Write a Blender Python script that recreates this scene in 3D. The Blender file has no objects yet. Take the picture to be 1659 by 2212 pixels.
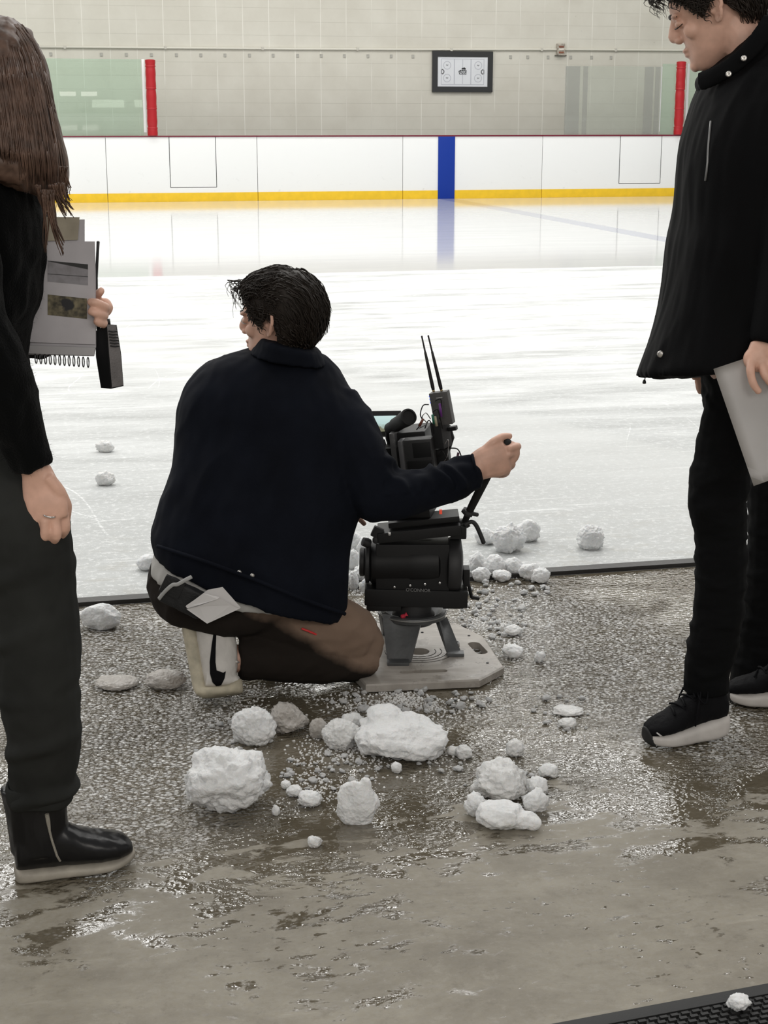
import bpy, bmesh, math, random
from mathutils import Vector as V, Matrix, Euler, noise, Quaternion
from math import sin, cos, pi, radians, sqrt, atan2
SC = bpy.context.scene
COL = SC.collection
random.seed(7)

# ------------------------------------------------------------------ camera
IW, IH, FPX = 1659, 2212, 3320.0
CH = 1.5                                     # height of the phone above the floor
PITCH = math.atan((IH / 2 - 262) / FPX)
FW = V((0, cos(PITCH), -sin(PITCH))); UP = V((0, sin(PITCH), cos(PITCH))); RT = V((1, 0, 0))
CAM = V((0, 0, CH))
cd = bpy.data.cameras.new('camera'); co = bpy.data.objects.new('camera', cd); COL.objects.link(co)
co.location = CAM; co.rotation_euler = (pi / 2 - PITCH, 0, 0)
cd.sensor_fit = 'HORIZONTAL'; cd.sensor_width = 36.0; cd.lens = 36.0 * FPX / IW
cd.clip_start = 0.05; cd.clip_end = 200
SC.camera = co

# ------------------------------------------------------------------ light
SC.view_settings.view_transform = 'Standard'; SC.view_settings.look = 'None'
SC.view_settings.exposure = 0.10; SC.view_settings.gamma = 1.0; SC.view_settings.use_curve_mapping = False
wd = bpy.data.worlds.new('world'); SC.world = wd; wd.use_nodes = True
wd.node_tree.nodes['Background'].inputs[0].default_value = (1.0, 0.985, 0.96, 1)
wd.node_tree.nodes['Background'].inputs[1].default_value = 0.36
YAW = radians(12.6)                          # the rink runs square to a line turned this much from the view
E1 = V((cos(YAW), sin(YAW), 0)); E2 = V((-sin(YAW), cos(YAW), 0))
D_EDGE, D_BOARD, D_WALL = 4.77, 30.3, 32.2   # distances square to the boards: rink edge, boards, block wall
def RK(x, y, z=0.0): return E1 * x + E2 * y + V((0, 0, z))
LAMP_POWER = 92
def rink_lamp(x, y):
    l = bpy.data.lights.new('rink_lamp', 'AREA'); l.shape = 'RECTANGLE'; l.size = 2.6; l.size_y = 0.8
    l.energy = LAMP_POWER; l.color = (1.0, 0.99, 0.96)
    o = bpy.data.objects.new('rink_lamp', l); COL.objects.link(o)
    o.location = RK(x, y, 8.2); o.rotation_euler = (0, 0, YAW)
for lx in (-13.2, -8.8, -4.4, 0, 4.4, 8.8, 13.2):
    for ly in (7.0, 11, 15, 19, 23, 27): rink_lamp(lx, ly)

# two soft fill lamps added behind the camera for frontal light
for lx in (-1.6, 1.6):
    l = bpy.data.lights.new('fill_lamp', 'AREA'); l.shape = 'RECTANGLE'; l.size = 2.4; l.size_y = 1.2; l.energy = 46; l.color = (1.0, 0.95, 0.88)
    o = bpy.data.objects.new('fill_lamp', l); COL.objects.link(o); o.location = RK(lx, -1.6, 3.0); o.rotation_euler = (radians(38), 0, YAW)

# ------------------------------------------------------------------ helpers: points
def ray(px, py): return FW + RT * ((px - IW / 2) / FPX) - UP * ((py - IH / 2) / FPX)
def P(px, py, Y):
    d = ray(px, py); return CAM + d * (Y / d.y)
def G(px, py, z=0.0):
    d = ray(px, py); return CAM + d * ((z - CH) / d.z)
def RD(px, py, D):                            # the point seen at a pixel on the plane D metres out, square to the boards
    d = ray(px, py); return CAM + d * (D / d.dot(E2))
def zdep(p): return (p - CAM).dot(FW)
def M(px, p): return px * zdep(p) / FPX        # length of px pixels at point p
# ------------------------------------------------------------------ helpers: objects
MW = {}
def props(o, label=None, cat=None, group=None, kind=None):
    if label: o['label'] = label
    if cat: o['category'] = cat
    if group: o['group'] = group
    if kind: o['kind'] = kind
    return o
def thing(name, loc, label, cat, group=None, rz=0.0):
    o = bpy.data.objects.new(name, None); COL.objects.link(o); o.empty_display_size = 0.05
    o.location = loc; o.rotation_euler = (0, 0, rz)
    MW[o.name] = Matrix.Translation(V(loc)) @ Matrix.Rotation(rz, 4, 'Z')
    return props(o, label, cat, group)
def obj(name, src, mat, parent=None, smooth=True, loc=None, rz=0.0, label=None):
    """links world-space geometry as one mesh object, under a parent or with its own origin"""
    if isinstance(src, bmesh.types.BMesh):
        me = bpy.data.meshes.new(name); bmesh.ops.recalc_face_normals(src, faces=src.faces[:]) ; src.to_mesh(me); src.free()
    else: me = src; me.name = name
    me.materials.clear()
    for m in (mat if isinstance(mat, (list, tuple)) else [mat]): me.materials.append(m)
    o = bpy.data.objects.new(name, me); COL.objects.link(o)
    if parent is not None:
        mw = MW[parent.name]; o.parent = parent
    else:
        mw = Matrix.Translation(V(loc or (0, 0, 0))) @ Matrix.Rotation(rz, 4, 'Z'); o.matrix_world = mw
    MW[o.name] = mw
    me.transform(mw.inverted())
    if smooth is True: me.polygons.foreach_set('use_smooth', [True] * len(me.polygons))
    elif smooth:                                # smooth with an angle limit
        me.polygons.foreach_set('use_smooth', [True] * len(me.polygons)); me.set_sharp_from_angle(angle=radians(smooth))
    if label: o['label'] = label
    return o
# ------------------------------------------------------------------ helpers: shapes (into a bmesh, world space)
def NB(): return bmesh.new()
def frame(axis, up=V((0, 0, 1))):
    a = axis.normalized(); u = up - a * up.dot(a)
    if u.length < 1e-4: u = V((0, 1, 0)) - a * a.y
    u.normalize(); s = a.cross(u); return a, u, s
def box(bm, c, sx, sy, sz, rot=None, bev=0.0, taper=1.0):
    """box centred on c with edges sx, sy, sz along the axes of rot (3x3), bevelled"""
    R = rot or Matrix.Identity(3); n0 = len(bm.verts)
    vs = []
    for z in (-1, 1):
        for x, y in ((-1, -1), (1, -1), (1, 1), (-1, 1)):
            t = taper if z > 0 else 1.0
            vs.append(bm.verts.new(V(c) + R @ V((x * sx / 2 * t, y * sy / 2 * t, z * sz / 2))))
    fs = [bm.faces.new([vs[i] for i in q]) for q in ((3, 2, 1, 0), (4, 5, 6, 7), (0, 1, 5, 4), (1, 2, 6, 5), (2, 3, 7, 6), (3, 0, 4, 7))]
    if bev > 0:
        es = list({e for f in fs for e in f.edges})
        bmesh.ops.bevel(bm, geom=es, offset=min(bev, 0.45 * min(sx, sy, sz)), segments=2, affect='EDGES', profile=0.7)
def ring_strip(bm, rings, cap=True):
    rs = [[bm.verts.new(p) for p in r] for r in rings]; n = len(rs[0])
    for a, b in zip(rs, rs[1:]):
        for i in range(n): bm.faces.new((a[i], a[(i + 1) % n], b[(i + 1) % n], b[i]))
    if cap:
        bm.faces.new(list(reversed(rs[0]))); bm.faces.new(rs[-1])
def tube(bm, pts, rad, n=12, up=V((0, 0, 1)), ends=True, flat=1.0):
    """swept tube through pts; rad one number or one per point, (a, b) for an ellipse (a along up)"""
    pts = [V(p) for p in pts]
    if not isinstance(rad, list): rad = [rad] * len(pts)
    rad = [(r if isinstance(r, (tuple, list)) else (r, r * flat)) for r in rad]
    rings = []; u = None
    L = len(pts)
    for i, p in enumerate(pts):
        t = (pts[min(i + 1, L - 1)] - pts[max(i - 1, 0)])
        if t.length < 1e-9: t = V((0, 0, 1))
        a, u2, s = frame(t, up if u is None else u); u = u2
        ra, rb = rad[i]
        if ends and i == 0:
            for k in (0.45, 0.85): rings.append([p - a * min(ra, rb) * (1 - k) * .8 + (u * cos(q) * ra + s * sin(q) * rb) * k for q in [2 * pi * j / n for j in range(n)]])
        rings.append([p + u * cos(q) * ra + s * sin(q) * rb for q in [2 * pi * j / n for j in range(n)]])
        if ends and i == L - 1:
            for k in (0.85, 0.45): rings.append([p + a * min(ra, rb) * (1 - k) * .8 + (u * cos(q) * ra + s * sin(q) * rb) * k for q in [2 * pi * j / n for j in range(n)]])
    ring_strip(bm, rings)
def spline(pts, k=6):
    """Catmull-Rom through points (tuples of any numbers or Vectors)"""
    pts = [tuple(p) for p in pts]; out = []
    for i in range(len(pts) - 1):
        p0, p1, p2, p3 = pts[max(i - 1, 0)], pts[i], pts[i + 1], pts[min(i + 2, len(pts) - 1)]
        for j in range(k):
            t = j / k
            out.append(tuple(0.5 * (2 * b + (c - a) * t + (2 * a - 5 * b + 4 * c - d) * t * t + (3 * b - a - 3 * c + d) * t ** 3) for a, b, c, d in zip(p0, p1, p2, p3)))
    out.append(pts[-1]); return out
def limb(bm, rows, n=16, k=5, up=V((0, 1, 0)), ends=True):
    """rows of (px, py, Y, radius px, depth factor): a limb along seen points"""
    rr = spline([tuple(r) + ((1.0,) if len(r) == 4 else ()) for r in rows], k)
    pts = [P(r[0], r[1], r[2]) for r in rr]
    rad = []
    for p, r in zip(pts, rr):
        m = M(r[3], p); rad.append((m * r[4], m))
    tube(bm, pts, rad, n, up, ends)
def loft(bm, rows, n=40, k=5, e=2.3, cap=True):
    """rows of (py, x left, x right, Y centre, half depth m): level superellipse rings"""
    rings = []
    for r in spline(rows, k):
        c = P((r[1] + r[2]) / 2, r[0], r[3]); hw = M((r[2] - r[1]) / 2, c)
        ring = []
        for j in range(n):
            q = 2 * pi * j / n; x = abs(cos(q)) ** (2 / e) * (1 if cos(q) >= 0 else -1); y = abs(sin(q)) ** (2 / e) * (1 if sin(q) >= 0 else -1)
            ring.append(c + V((x * hw, y * r[4], 0)))
        rings.append(ring)
    ring_strip(bm, rings, cap)
def ell(bm, c, rx, ry, rz, rot=None, seg=16):
    m = Matrix.Translation(V(c)) @ (rot.to_4x4() if rot else Matrix.Identity(4)) @ Matrix.Diagonal((rx, ry, rz, 1))
    bmesh.ops.create_uvsphere(bm, u_segments=seg, v_segments=max(8, seg * 2 // 3), radius=1.0, matrix=m)
def cyl(bm, a, b, ra, rb=None, n=24):
    a, b = V(a), V(b); ax, u, s = frame(b - a); rb = ra if rb is None else rb
    ring_strip(bm, [[p + (u * cos(q) + s * sin(q)) * r for q in [2 * pi * j / n for j in range(n)]] for p, r in ((a, ra), (b, rb))])
def lathe(bm, base, axis, prof, n=32, up=V((0, 0, 1))):
    ax, u, s = frame(V(axis), up)
    ring_strip(bm, [[V(base) + ax * h + (u * cos(q) + s * sin(q)) * max(r, 1e-4) for q in [2 * pi * j / n for j in range(n)]] for r, h in prof])
def slab(bm, pts, thick):
    """flat outline pts (world) given thickness along -normal"""
    pts = [V(p) for p in pts]; nrm = (pts[1] - pts[0]).cross(pts[2] - pts[0]).normalized() * thick
    ring_strip(bm, [pts, [p - nrm for p in pts]])
def vox(bm, size, smooth=4, fac=0.5, disp=None, noise_fn=None):
    """melt the overlapping shapes of bm into one continuous surface"""
    me = bpy.data.meshes.new('tmp'); bmesh.ops.recalc_face_normals(bm, faces=bm.faces[:]); bm.to_mesh(me); bm.free()
    o = bpy.data.objects.new('tmp', me); COL.objects.link(o)
    m = o.modifiers.new('r', 'REMESH'); m.mode = 'VOXEL'; m.voxel_size = size
    if smooth:
        s = o.modifiers.new('s', 'SMOOTH'); s.iterations = smooth; s.factor = fac
    dg = bpy.context.evaluated_depsgraph_get(); dg.update()
    out = bpy.data.meshes.new_from_object(o.evaluated_get(dg))
    bpy.data.objects.remove(o); bpy.data.meshes.remove(me)
    if noise_fn:
        ns = [v.normal.copy() for v in out.vertices]
        for v, nn in zip(out.vertices, ns): v.co += nn * noise_fn(v.co, nn)
    return out
def folds(amp, freq=9.0, stretch=(1, 1, 0.45), seed=0.0, fine=0.3):
    def f(p, n):
        q = V((p.x * stretch[0], p.y * stretch[1], p.z * stretch[2])) * freq + V((seed, seed * 1.7, -seed))
        a = noise.noise(q); b = noise.noise(q * 2.3 + V((5, 3, 1)))
        r = 1 - 2 * abs(a)                       # ridged
        return amp * (0.6 * r * abs(r) + 0.4 * b) + amp * fine * noise.noise(q * 5)
    return f
# ------------------------------------------------------------------ helpers: materials
def mat(name, col, rough=0.6, metal=0.0, spec=0.5, bump=None, var=None, emit=None, sheen=0.0, coat=0.0):
    """principled material; bump (scale, strength), var (scale, amount) a noise in the colour"""
    m = bpy.data.materials.new(name); m.use_nodes = True; nt = m.node_tree; b = nt.nodes['Principled BSDF']
    c = tuple(col) + (1,)
    b.inputs['Base Color'].default_value = c; b.inputs['Roughness'].default_value = rough; b.inputs['Metallic'].default_value = metal
    b.inputs['Specular IOR Level'].default_value = spec
    if sheen: b.inputs['Sheen Weight'].default_value = sheen; b.inputs['Sheen Roughness'].default_value = 0.5
    if coat: b.inputs['Coat Weight'].default_value = coat
    tc = nt.nodes.new('ShaderNodeTexCoord')
    if var:
        n = nt.nodes.new('ShaderNodeTexNoise'); n.inputs['Scale'].default_value = var[0]; n.inputs['Detail'].default_value = 6
        nt.links.new(tc.outputs['Object'], n.inputs['Vector'])
        r = nt.nodes.new('ShaderNodeMix'); r.data_type = 'RGBA'
        r.inputs['A'].default_value = tuple(max(0, x * (1 - var[1])) for x in col) + (1,)
        r.inputs['B'].default_value = tuple(min(1, x * (1 + var[1])) for x in col) + (1,)
        mr = nt.nodes.new('ShaderNodeMapRange'); mr.inputs[1].default_value = 0.3; mr.inputs[2].default_value = 0.7
        nt.links.new(n.outputs[0], mr.inputs[0]); nt.links.new(mr.outputs[0], r.inputs['Factor']); nt.links.new(r.outputs['Result'], b.inputs['Base Color'])
    if bump:
        n = nt.nodes.new('ShaderNodeTexNoise'); n.inputs['Scale'].default_value = bump[0]; n.inputs['Detail'].default_value = 5
        nt.links.new(tc.outputs['Object'], n.inputs['Vector'])
        bp = nt.nodes.new('ShaderNodeBump'); bp.inputs['Strength'].default_value = bump[1]; bp.inputs['Distance'].default_value = bump[2] if len(bump) > 2 else 0.004
        nt.links.new(n.outputs[0], bp.inputs['Height']); nt.links.new(bp.outputs[0], b.inputs['Normal'])
    if emit:
        b.inputs['Emission Color'].default_value = tuple(emit[0]) + (1,); b.inputs['Emission Strength'].default_value = emit[1]
    return m
class NT:
    """short hand for building node trees"""
    def __init__(s, name):
        s.m = bpy.data.materials.new(name); s.m.use_nodes = True; s.t = s.m.node_tree; s.b = s.t.nodes['Principled BSDF']
        s.tc = s.t.nodes.new('ShaderNodeTexCoord'); s.o = s.tc.outputs['Object']
    def link(s, a, i):
        if isinstance(a, (int, float)): i.default_value = a
        elif isinstance(a, (tuple, list)): i.default_value = tuple(a) + ((1,) if len(a) == 3 and i.type == 'RGBA' else ())
        else: s.t.links.new(a, i)
    def map(s, scale=(1, 1, 1), rot=(0, 0, 0), loc=(0, 0, 0), v=None):
        n = s.t.nodes.new('ShaderNodeMapping'); s.link(v or s.o, n.inputs[0]); n.inputs[1].default_value = loc; n.inputs[2].default_value = rot; n.inputs[3].default_value = scale; return n.outputs[0]
    def noise(s, v, scale, detail=4, rough=0.5, dist=0.0):
        n = s.t.nodes.new('ShaderNodeTexNoise'); s.link(v, n.inputs['Vector']); n.inputs['Scale'].default_value = scale; n.inputs['Detail'].default_value = detail; n.inputs['Roughness'].default_value = rough; n.inputs['Distortion'].default_value = dist; return n.outputs[0]
    def voro(s, v, scale, feat='F1', out=0):
        n = s.t.nodes.new('ShaderNodeTexVoronoi'); n.feature = feat; s.link(v, n.inputs['Vector']); n.inputs['Scale'].default_value = scale; return n.outputs[out]
    def rng(s, v, a, b, c=0.0, d=1.0):
        n = s.t.nodes.new('ShaderNodeMapRange'); s.link(v, n.inputs[0]); 
        for i, x in enumerate((a, b, c, d)): s.link(x, n.inputs[1 + i])
        return n.outputs[0]
    def math(s, op, a, b=0.0, clamp=False):
        n = s.t.nodes.new('ShaderNodeMath'); n.operation = op; n.use_clamp = clamp; s.link(a, n.inputs[0]); s.link(b, n.inputs[1]); return n.outputs[0]
    def mix(s, f, a, b):
        n = s.t.nodes.new('ShaderNodeMix'); n.data_type = 'RGBA'; s.link(f, n.inputs['Factor']); s.link(a, n.inputs['A']); s.link(b, n.inputs['B']); return n.outputs['Result']
    def xyz(s, v=None):
        n = s.t.nodes.new('ShaderNodeSeparateXYZ'); s.link(v or s.o, n.inputs[0]); return n.outputs
    def bump(s, h, strength=0.5, dist=0.01, nrm=None):
        n = s.t.nodes.new('ShaderNodeBump'); s.link(strength, n.inputs['Strength']); n.inputs['Distance'].default_value = dist; s.link(h, n.inputs['Height'])
        if nrm is not None: s.link(nrm, n.inputs['Normal'])
        return n.outputs[0]
    def set(s, **kw):
        for k, v in kw.items(): s.link(v, s.b.inputs[k.replace('_', ' ')])
        return s.m
# ================================================================== SETTING
# concrete floor of the gateway, wet towards the ice (object space = rink space: x along the boards, y across the rink)
def concrete():
    n = NT('wet_concrete'); x, y, z = n.xyz()
    big = n.noise(n.map((1.0, 1.5, 1)), 1.6, 5, 0.6, 0.5); mid = n.noise(n.map((1.3, 2.4, 1)), 6.5, 7, 0.66, 0.4); fine = n.noise(n.o, 70, 6, 0.65)
    pat = n.math('ADD', n.math('MULTIPLY', big, 0.45), n.math('MULTIPLY', mid, 0.55))
    # water stands everywhere near the ice and in blots nearer the door
    near = n.math('ADD', n.rng(y, 2.3, 3.0, -0.085, 0.025), n.rng(y, 2.9, 3.5, 0.0, 0.24))
    wet = n.rng(n.math('ADD', pat, near), 0.490, 0.530)
    spots = n.rng(n.noise(n.map((1, 1.9, 1), loc=(3, 7, 0)), 28, 3, 0.5), 0.62, 0.66); spotmask = n.rng(n.noise(n.o, 2.1, 3), 0.44, 0.56)
    wet = n.math('MAXIMUM', wet, n.math('MULTIPLY', n.math('MULTIPLY', spots, spotmask), 0.9))
    dry = n.mix(n.rng(mid, 0.3, 0.7), (0.232, 0.207, 0.160), (0.325, 0.296, 0.236))
    dry = n.mix(n.rng(fine, 0.35, 0.70), dry, (0.290, 0.268, 0.225))
    dry = n.mix(n.rng(n.noise(n.map((2, 2.6, 1)), 8, 8, 0.78), 0.56, 0.70, 0, 0.55), dry, (0.13, 0.112, 0.085))
    scr = n.noise(n.map((0.5, 5, 1), rot=(0, 0, -0.9)), 9, 4, 0.7); dry = n.mix(n.rng(scr, 0.62, 0.74, 0, 0.5), dry, (0.40, 0.37, 0.31))
    gr1 = n.noise(n.map((1.2, 1.8, 1), loc=(5, 1, 0)), 3.2, 8, 0.72, 0.4); dry = n.mix(n.rng(gr1, 0.42, 0.62, 0.0, 0.55), dry, (0.170, 0.150, 0.118))
    gr2 = n.noise(n.o, 24, 8, 0.8); dry = n.mix(n.rng(gr2, 0.54, 0.66, 0.0, 0.5), dry, (0.16, 0.142, 0.112)); dry = n.mix(n.rng(gr2, 0.46, 0.36, 0.0, 0.4), dry, (0.36, 0.335, 0.285))
    wetc = n.mix(n.rng(big, 0.35, 0.65), (0.080, 0.066, 0.044), (0.138, 0.117, 0.083)); wetc = n.mix(n.rng(fine, 0.4, 0.75, 0, .35), wetc, (0.17, 0.155, 0.125))
    col = n.mix(wet, dry, wetc)
    # ripples of slush water break up the film most to either side of the camera mount
    def pool(c, rx, ry):
        q = V((c.dot(E1), c.dot(E2), 0)); dx = n.math('MULTIPLY', n.math('SUBTRACT', x, q.x), 1 / rx); dy = n.math('MULTIPLY', n.math('SUBTRACT', y, q.y), 1 / ry)
        return n.rng(n.math('ADD', n.math('POWER', n.math('ABSOLUTE', dx), 2.0), n.math('POWER', n.math('ABSOLUTE', dy), 2.0)), 0.3, 1.25, 1.0, 0.0)
    pools = n.math('MAXIMUM', pool(G(270, 1520), .30, .95), pool(G(1330, 1430), .30, .75))
    calmn = n.noise(n.map((1, 1.4, 1), loc=(1.3, 4.2, 0)), 3.4, 5, 0.65, 0.6)
    rough_w = n.rng(n.math('ADD', calmn, n.math('MULTIPLY', pools, 0.30)), 0.46, 0.70, 0.12, 1.0)
    rip = n.noise(n.map((1, 1.25, 1)), 62, 0, 0.5, 0.3); rip2 = n.noise(n.map((1, 1.3, 1), loc=(9, 2, 0)), 135, 0, 0.5, 0.2); swell = n.noise(n.map((1, 1.6, 1)), 13, 2, 0.5)
    h = n.math('ADD', n.math('ADD', n.math('MULTIPLY', rip, 1.0), n.math('MULTIPLY', rip2, 0.40)), n.math('MULTIPLY', swell, 1.2))
    # pale slush grains in the film, whitened to stand in for glints
    cell = n.voro(n.map((1, 1.2, 1)), 78, 'F1'); gl = n.math('MULTIPLY', n.math('MULTIPLY', n.rng(cell, 0.52, 0.30), n.rng(n.math('ADD', n.math('MULTIPLY', pools, 0.42), mid), 0.60, 0.80)), wet)
    col = n.mix(n.math('MULTIPLY', gl, 0.92), col, (0.74, 0.73, 0.71))
    h = n.math('ADD', h, n.math('MULTIPLY', n.math('MULTIPLY', gl, -1.0), 0.3))
    nb = n.bump(h, n.math('MULTIPLY', wet, rough_w), 0.0120)
    nd = n.bump(fine, n.rng(wet, 0, 1, 0.35, 0.0), 0.002, nb)
    rough = n.rng(wet, 0, 1, 0.55, 0.035)
    return n.set(Base_Color=col, Roughness=rough, Normal=nd, Specular_IOR_Level=n.rng(wet, 0, 1, 0.35, 1.0))
M_FLOOR = concrete()
RZ = Matrix.Rotation(YAW, 3, 'Z')
bm = NB(); box(bm, RK(0, (D_EDGE - 3.5) / 2, -0.05), 14, D_EDGE + 3.5, 0.1, RZ)
props(obj('floor', bm, M_FLOOR, smooth=False, loc=(0, 0, 0), rz=YAW), kind='structure')

# ice sheet: freshly flooded along the far boards, snow dusted and scratched towards the gate
BLUE_X = RD(964, 400, D_BOARD).dot(E1)
def ice():
    n = NT('rink_ice'); x, y, z = n.xyz()
    edge = n.math('ADD', y, n.math('MULTIPLY', n.noise(n.map((0.6, 2, 1)), 1.5, 4), 0.25))
    fresh = n.rng(edge, 15.62, 15.72)
    st = n.noise(n.map((0.55, 2.6, 1)), 1.3, 7, 0.66, 0.4); st2 = n.noise(n.map((0.8, 4.0, 1)), 6, 6, 0.65); gr = n.noise(n.o, 34, 5, 0.7)
    white = n.rng(n.math('ADD', n.math('MULTIPLY', st, 0.7), n.math('MULTIPLY', st2, 0.3)), 0.36, 0.60)
    far = n.rng(y, 5.5, 10.5)
    white = n.math('MULTIPLY', white, n.rng(far, 0, 1, 0.55, 1.0))
    rough_c = n.mix(white, (0.40, 0.412, 0.408), n.mix(far, (0.63, 0.645, 0.64), (0.86, 0.87, 0.865)))
    sp = n.noise(n.map((1, 1.5, 1)), 75, 4, 0.75)
    rough_c = n.mix(n.math('MULTIPLY', n.rng(gr, 0.52, 0.66), n.rng(far, 0, 1, 0.55, 0.12)), rough_c, (0.90, 0.91, 0.91))
    rough_c = n.mix(n.math('MULTIPLY', n.rng(sp, 0.60, 0.66), n.rng(y, 5.2, 8.5, 0.9, 0.0)), rough_c, (0.97, 0.97, 0.96))
    rough_c = n.mix(n.math('MULTIPLY', n.rng(n.noise(n.map((1, 1.6, 1)), 7, 5, 0.7), 0.52, 0.64), n.rng(y, 5.0, 5.9, 0.55, 0.0)), rough_c, (0.40, 0.39, 0.35))
    rough_c = n.mix(n.rng(n.noise(n.map((0.35, 5, 1), loc=(2, 2, 0)), 5, 5, 0.7), 0.58, 0.70, 0, 0.55), rough_c, (0.92, 0.93, 0.93))
    # swath left by the last pass of the resurfacer, greyer, crossing on a slant
    sl = n.math('ADD', n.math('SUBTRACT', y, 15.3), n.math('MULTIPLY', n.math('ADD', x, 0.75), 2.35))
    sw = n.math('MULTIPLY', n.rng(sl, -0.25, 0.0, 1, 0), n.rng(sl, -4.5, -1.2, 0, 1))
    rough_c = n.mix(n.math('MULTIPLY', sw, n.rng(st2, 0.3, 0.7, 0.75, 0.35)), rough_c, (0.60, 0.61, 0.60))
    # skate cuts
    def cuts(sc, rot, th, loc):
        q = n.noise(n.map((1, 0.45, 1), rot=(0, 0, rot), loc=loc), sc, 0.6, 0.3, 0.1)
        return n.rng(n.math('ABSOLUTE', n.math('SUBTRACT', q, 0.5)), th * .55, th * 0.15, 0, 1)
    c = n.math('MAXIMUM', cuts(0.55, 0.4, 0.0022, (3, 1, 0)), n.math('MAXIMUM', cuts(0.9, 1.3, 0.0028, (8, 4, 2)), cuts(0.7, 2.2, 0.0022, (1, 9, 5))))
    c = n.math('MULTIPLY', n.math('MULTIPLY', c, n.rng(gr, 0.40, 0.55)), n.rng(n.noise(n.map((1, 1, 1), loc=(4, 4, 0)), 0.7, 2), 0.50, 0.58))
    rough_c = n.mix(n.math('MULTIPLY', c, 0.6), rough_c, (0.97, 0.98, 0.98))
    fr_c = n.mix(n.rng(st, 0.3, 0.7), (0.66, 0.67, 0.67), (0.74, 0.75, 0.745))
    # blue line frozen into the sheet
    bl = n.rng(n.math('ABSOLUTE', n.math('SUBTRACT', x, BLUE_X)), 0.19, 0.16)
    fr_c = n.mix(n.math('MULTIPLY', bl, 0.8), fr_c, (0.38, 0.40, 0.52))
    rough_c = n.mix(n.math('MULTIPLY', bl, 0.12), rough_c, (0.40, 0.43, 0.60))
    col = n.mix(fresh, rough_c, fr_c)
    rg = n.rng(fresh, 0, 1, n.rng(white, 0, 1, 0.35, 0.65), 0.07)
    h = n.math('ADD', n.math('MULTIPLY', gr, 0.6), st2)
    nb = n.bump(h, n.rng(fresh, 0, 1, 0.30, 0.012), 0.012)
    return n.set(Base_Color=col, Roughness=rg, Normal=nb, IOR=1.31)
M_ICE = ice()
bm = NB(); box(bm, RK(0, (D_EDGE + D_BOARD) / 2, -0.05), 48, D_BOARD - D_EDGE, 0.1, RZ)
props(obj('ice_floor', bm, M_ICE, smooth=False, rz=YAW), kind='structure')

# steel edged sill between floor and ice, proud of the floor
M_SILL = mat('dark_sill', (0.020, 0.018, 0.016), 0.5, bump=(60, 0.4))
bm = NB(); box(bm, RK(0, D_EDGE + 0.03, 0.002), 14, 0.055, 0.026, RZ, 0.005)
props(obj('trim_1', bm, M_SILL, smooth=30, rz=YAW), kind='structure')

# painted block wall beyond the boards
def block():
    n = NT('painted_block'); br = n.t.nodes.new('ShaderNodeTexBrick'); x, y, z = n.xyz()
    cb = n.t.nodes.new('ShaderNodeCombineXYZ'); n.link(x, cb.inputs[0]); n.link(z, cb.inputs[1])
    n.link(cb.outputs[0], br.inputs['Vector']); br.offset = 0.0; br.squash = 1.0
    br.inputs['Scale'].default_value = 1.0; br.inputs['Brick Width'].default_value = 0.53; br.inputs['Row Height'].default_value = 0.265
    br.inputs['Mortar Size'].default_value = 0.006; br.inputs['Mortar Smooth'].default_value = 0.4
    f = br.outputs['Fac']; bl = n.noise(n.o, 1.2, 5, 0.6); fi = n.noise(n.o, 30, 4, 0.6)
    col = n.mix(n.rng(bl, 0.3, 0.7), (0.60, 0.575, 0.50), (0.68, 0.66, 0.585))
    # upright joints light, level joints a touch dark
    vx = n.math('PINGPONG', n.math('ADD', x, 0.0), 0.265)
    col = n.mix(n.math('MULTIPLY', f, 0.45), col, (0.50, 0.48, 0.42))
    up = n.rng(vx, 0.010, 0.004); col = n.mix(n.math('MULTIPLY', up, n.rng(n.noise(n.o, 0.8, 2), 0.4, 0.55, 0.2, 0.9)), col, (0.83, 0.81, 0.74))
    mark = n.math('MULTIPLY', n.rng(n.noise(n.map((1, 1, 1.4)), 4.2, 5, 0.7), 0.70, 0.74), 0.5); col = n.mix(mark, col, (0.40, 0.38, 0.34))
    nb = n.bump(n.math('SUBTRACT', n.math('MULTIPLY', fi, 0.3), f), 0.3, 0.006)
    return n.set(Base_Color=col, Roughness=0.6, Normal=nb)
bm = NB(); x0 = RD(58, 60, D_WALL).dot(E1)     # first joint
box(bm, RK(x0, D_WALL + 0.1, 4.5), 60, 0.2, 9.0, RZ)
props(obj('wall_back', bm, block(), smooth=False, loc=RK(x0, D_WALL + 0.1, 0), rz=YAW), kind='structure')
# walkway behind the boards
bm = NB(); box(bm, RK(0, (D_BOARD + D_WALL) / 2 + 0.05, -0.05), 48, D_WALL - D_BOARD - 0.1, 0.1, RZ)
props(obj('floor_walkway', bm, mat('walkway_rubber', (0.10, 0.10, 0.10), 0.8, bump=(40, 0.3)), smooth=False, rz=YAW), kind='structure')

# ---- boards: one thing per panel between seams
M_BOARD = mat('white_board', (0.86, 0.87, 0.86), 0.28, var=(3.0, 0.03))
def scuffed():
    n = NT('scuffed_board'); x, y, z = n.xyz()
    sc = n.math('MULTIPLY', n.rng(n.noise(n.map((1, 1, 1.6)), 5.5, 6, 0.72), 0.60, 0.72), n.rng(z, 0.25, 0.95, 1, 0))
    return n.set(Base_Color=n.mix(n.math('MULTIPLY', sc, 0.35), (0.87, 0.88, 0.875), (0.45, 0.45, 0.46)), Roughness=0.3)
M_BOARD = scuffed()
M_KICK = mat('yellow_kick_plate', (0.83, 0.53, 0.02), 0.35, var=(8, 0.06)); M_CAP = mat('dark_red_cap', (0.16, 0.012, 0.03), 0.4)
M_BLUE = mat('blue_board_stripe', (0.004, 0.035, 0.30), 0.4, spec=0.3); M_GAP = mat('seam_shadow_gap', (0.03, 0.03, 0.03), 0.8)
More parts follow.
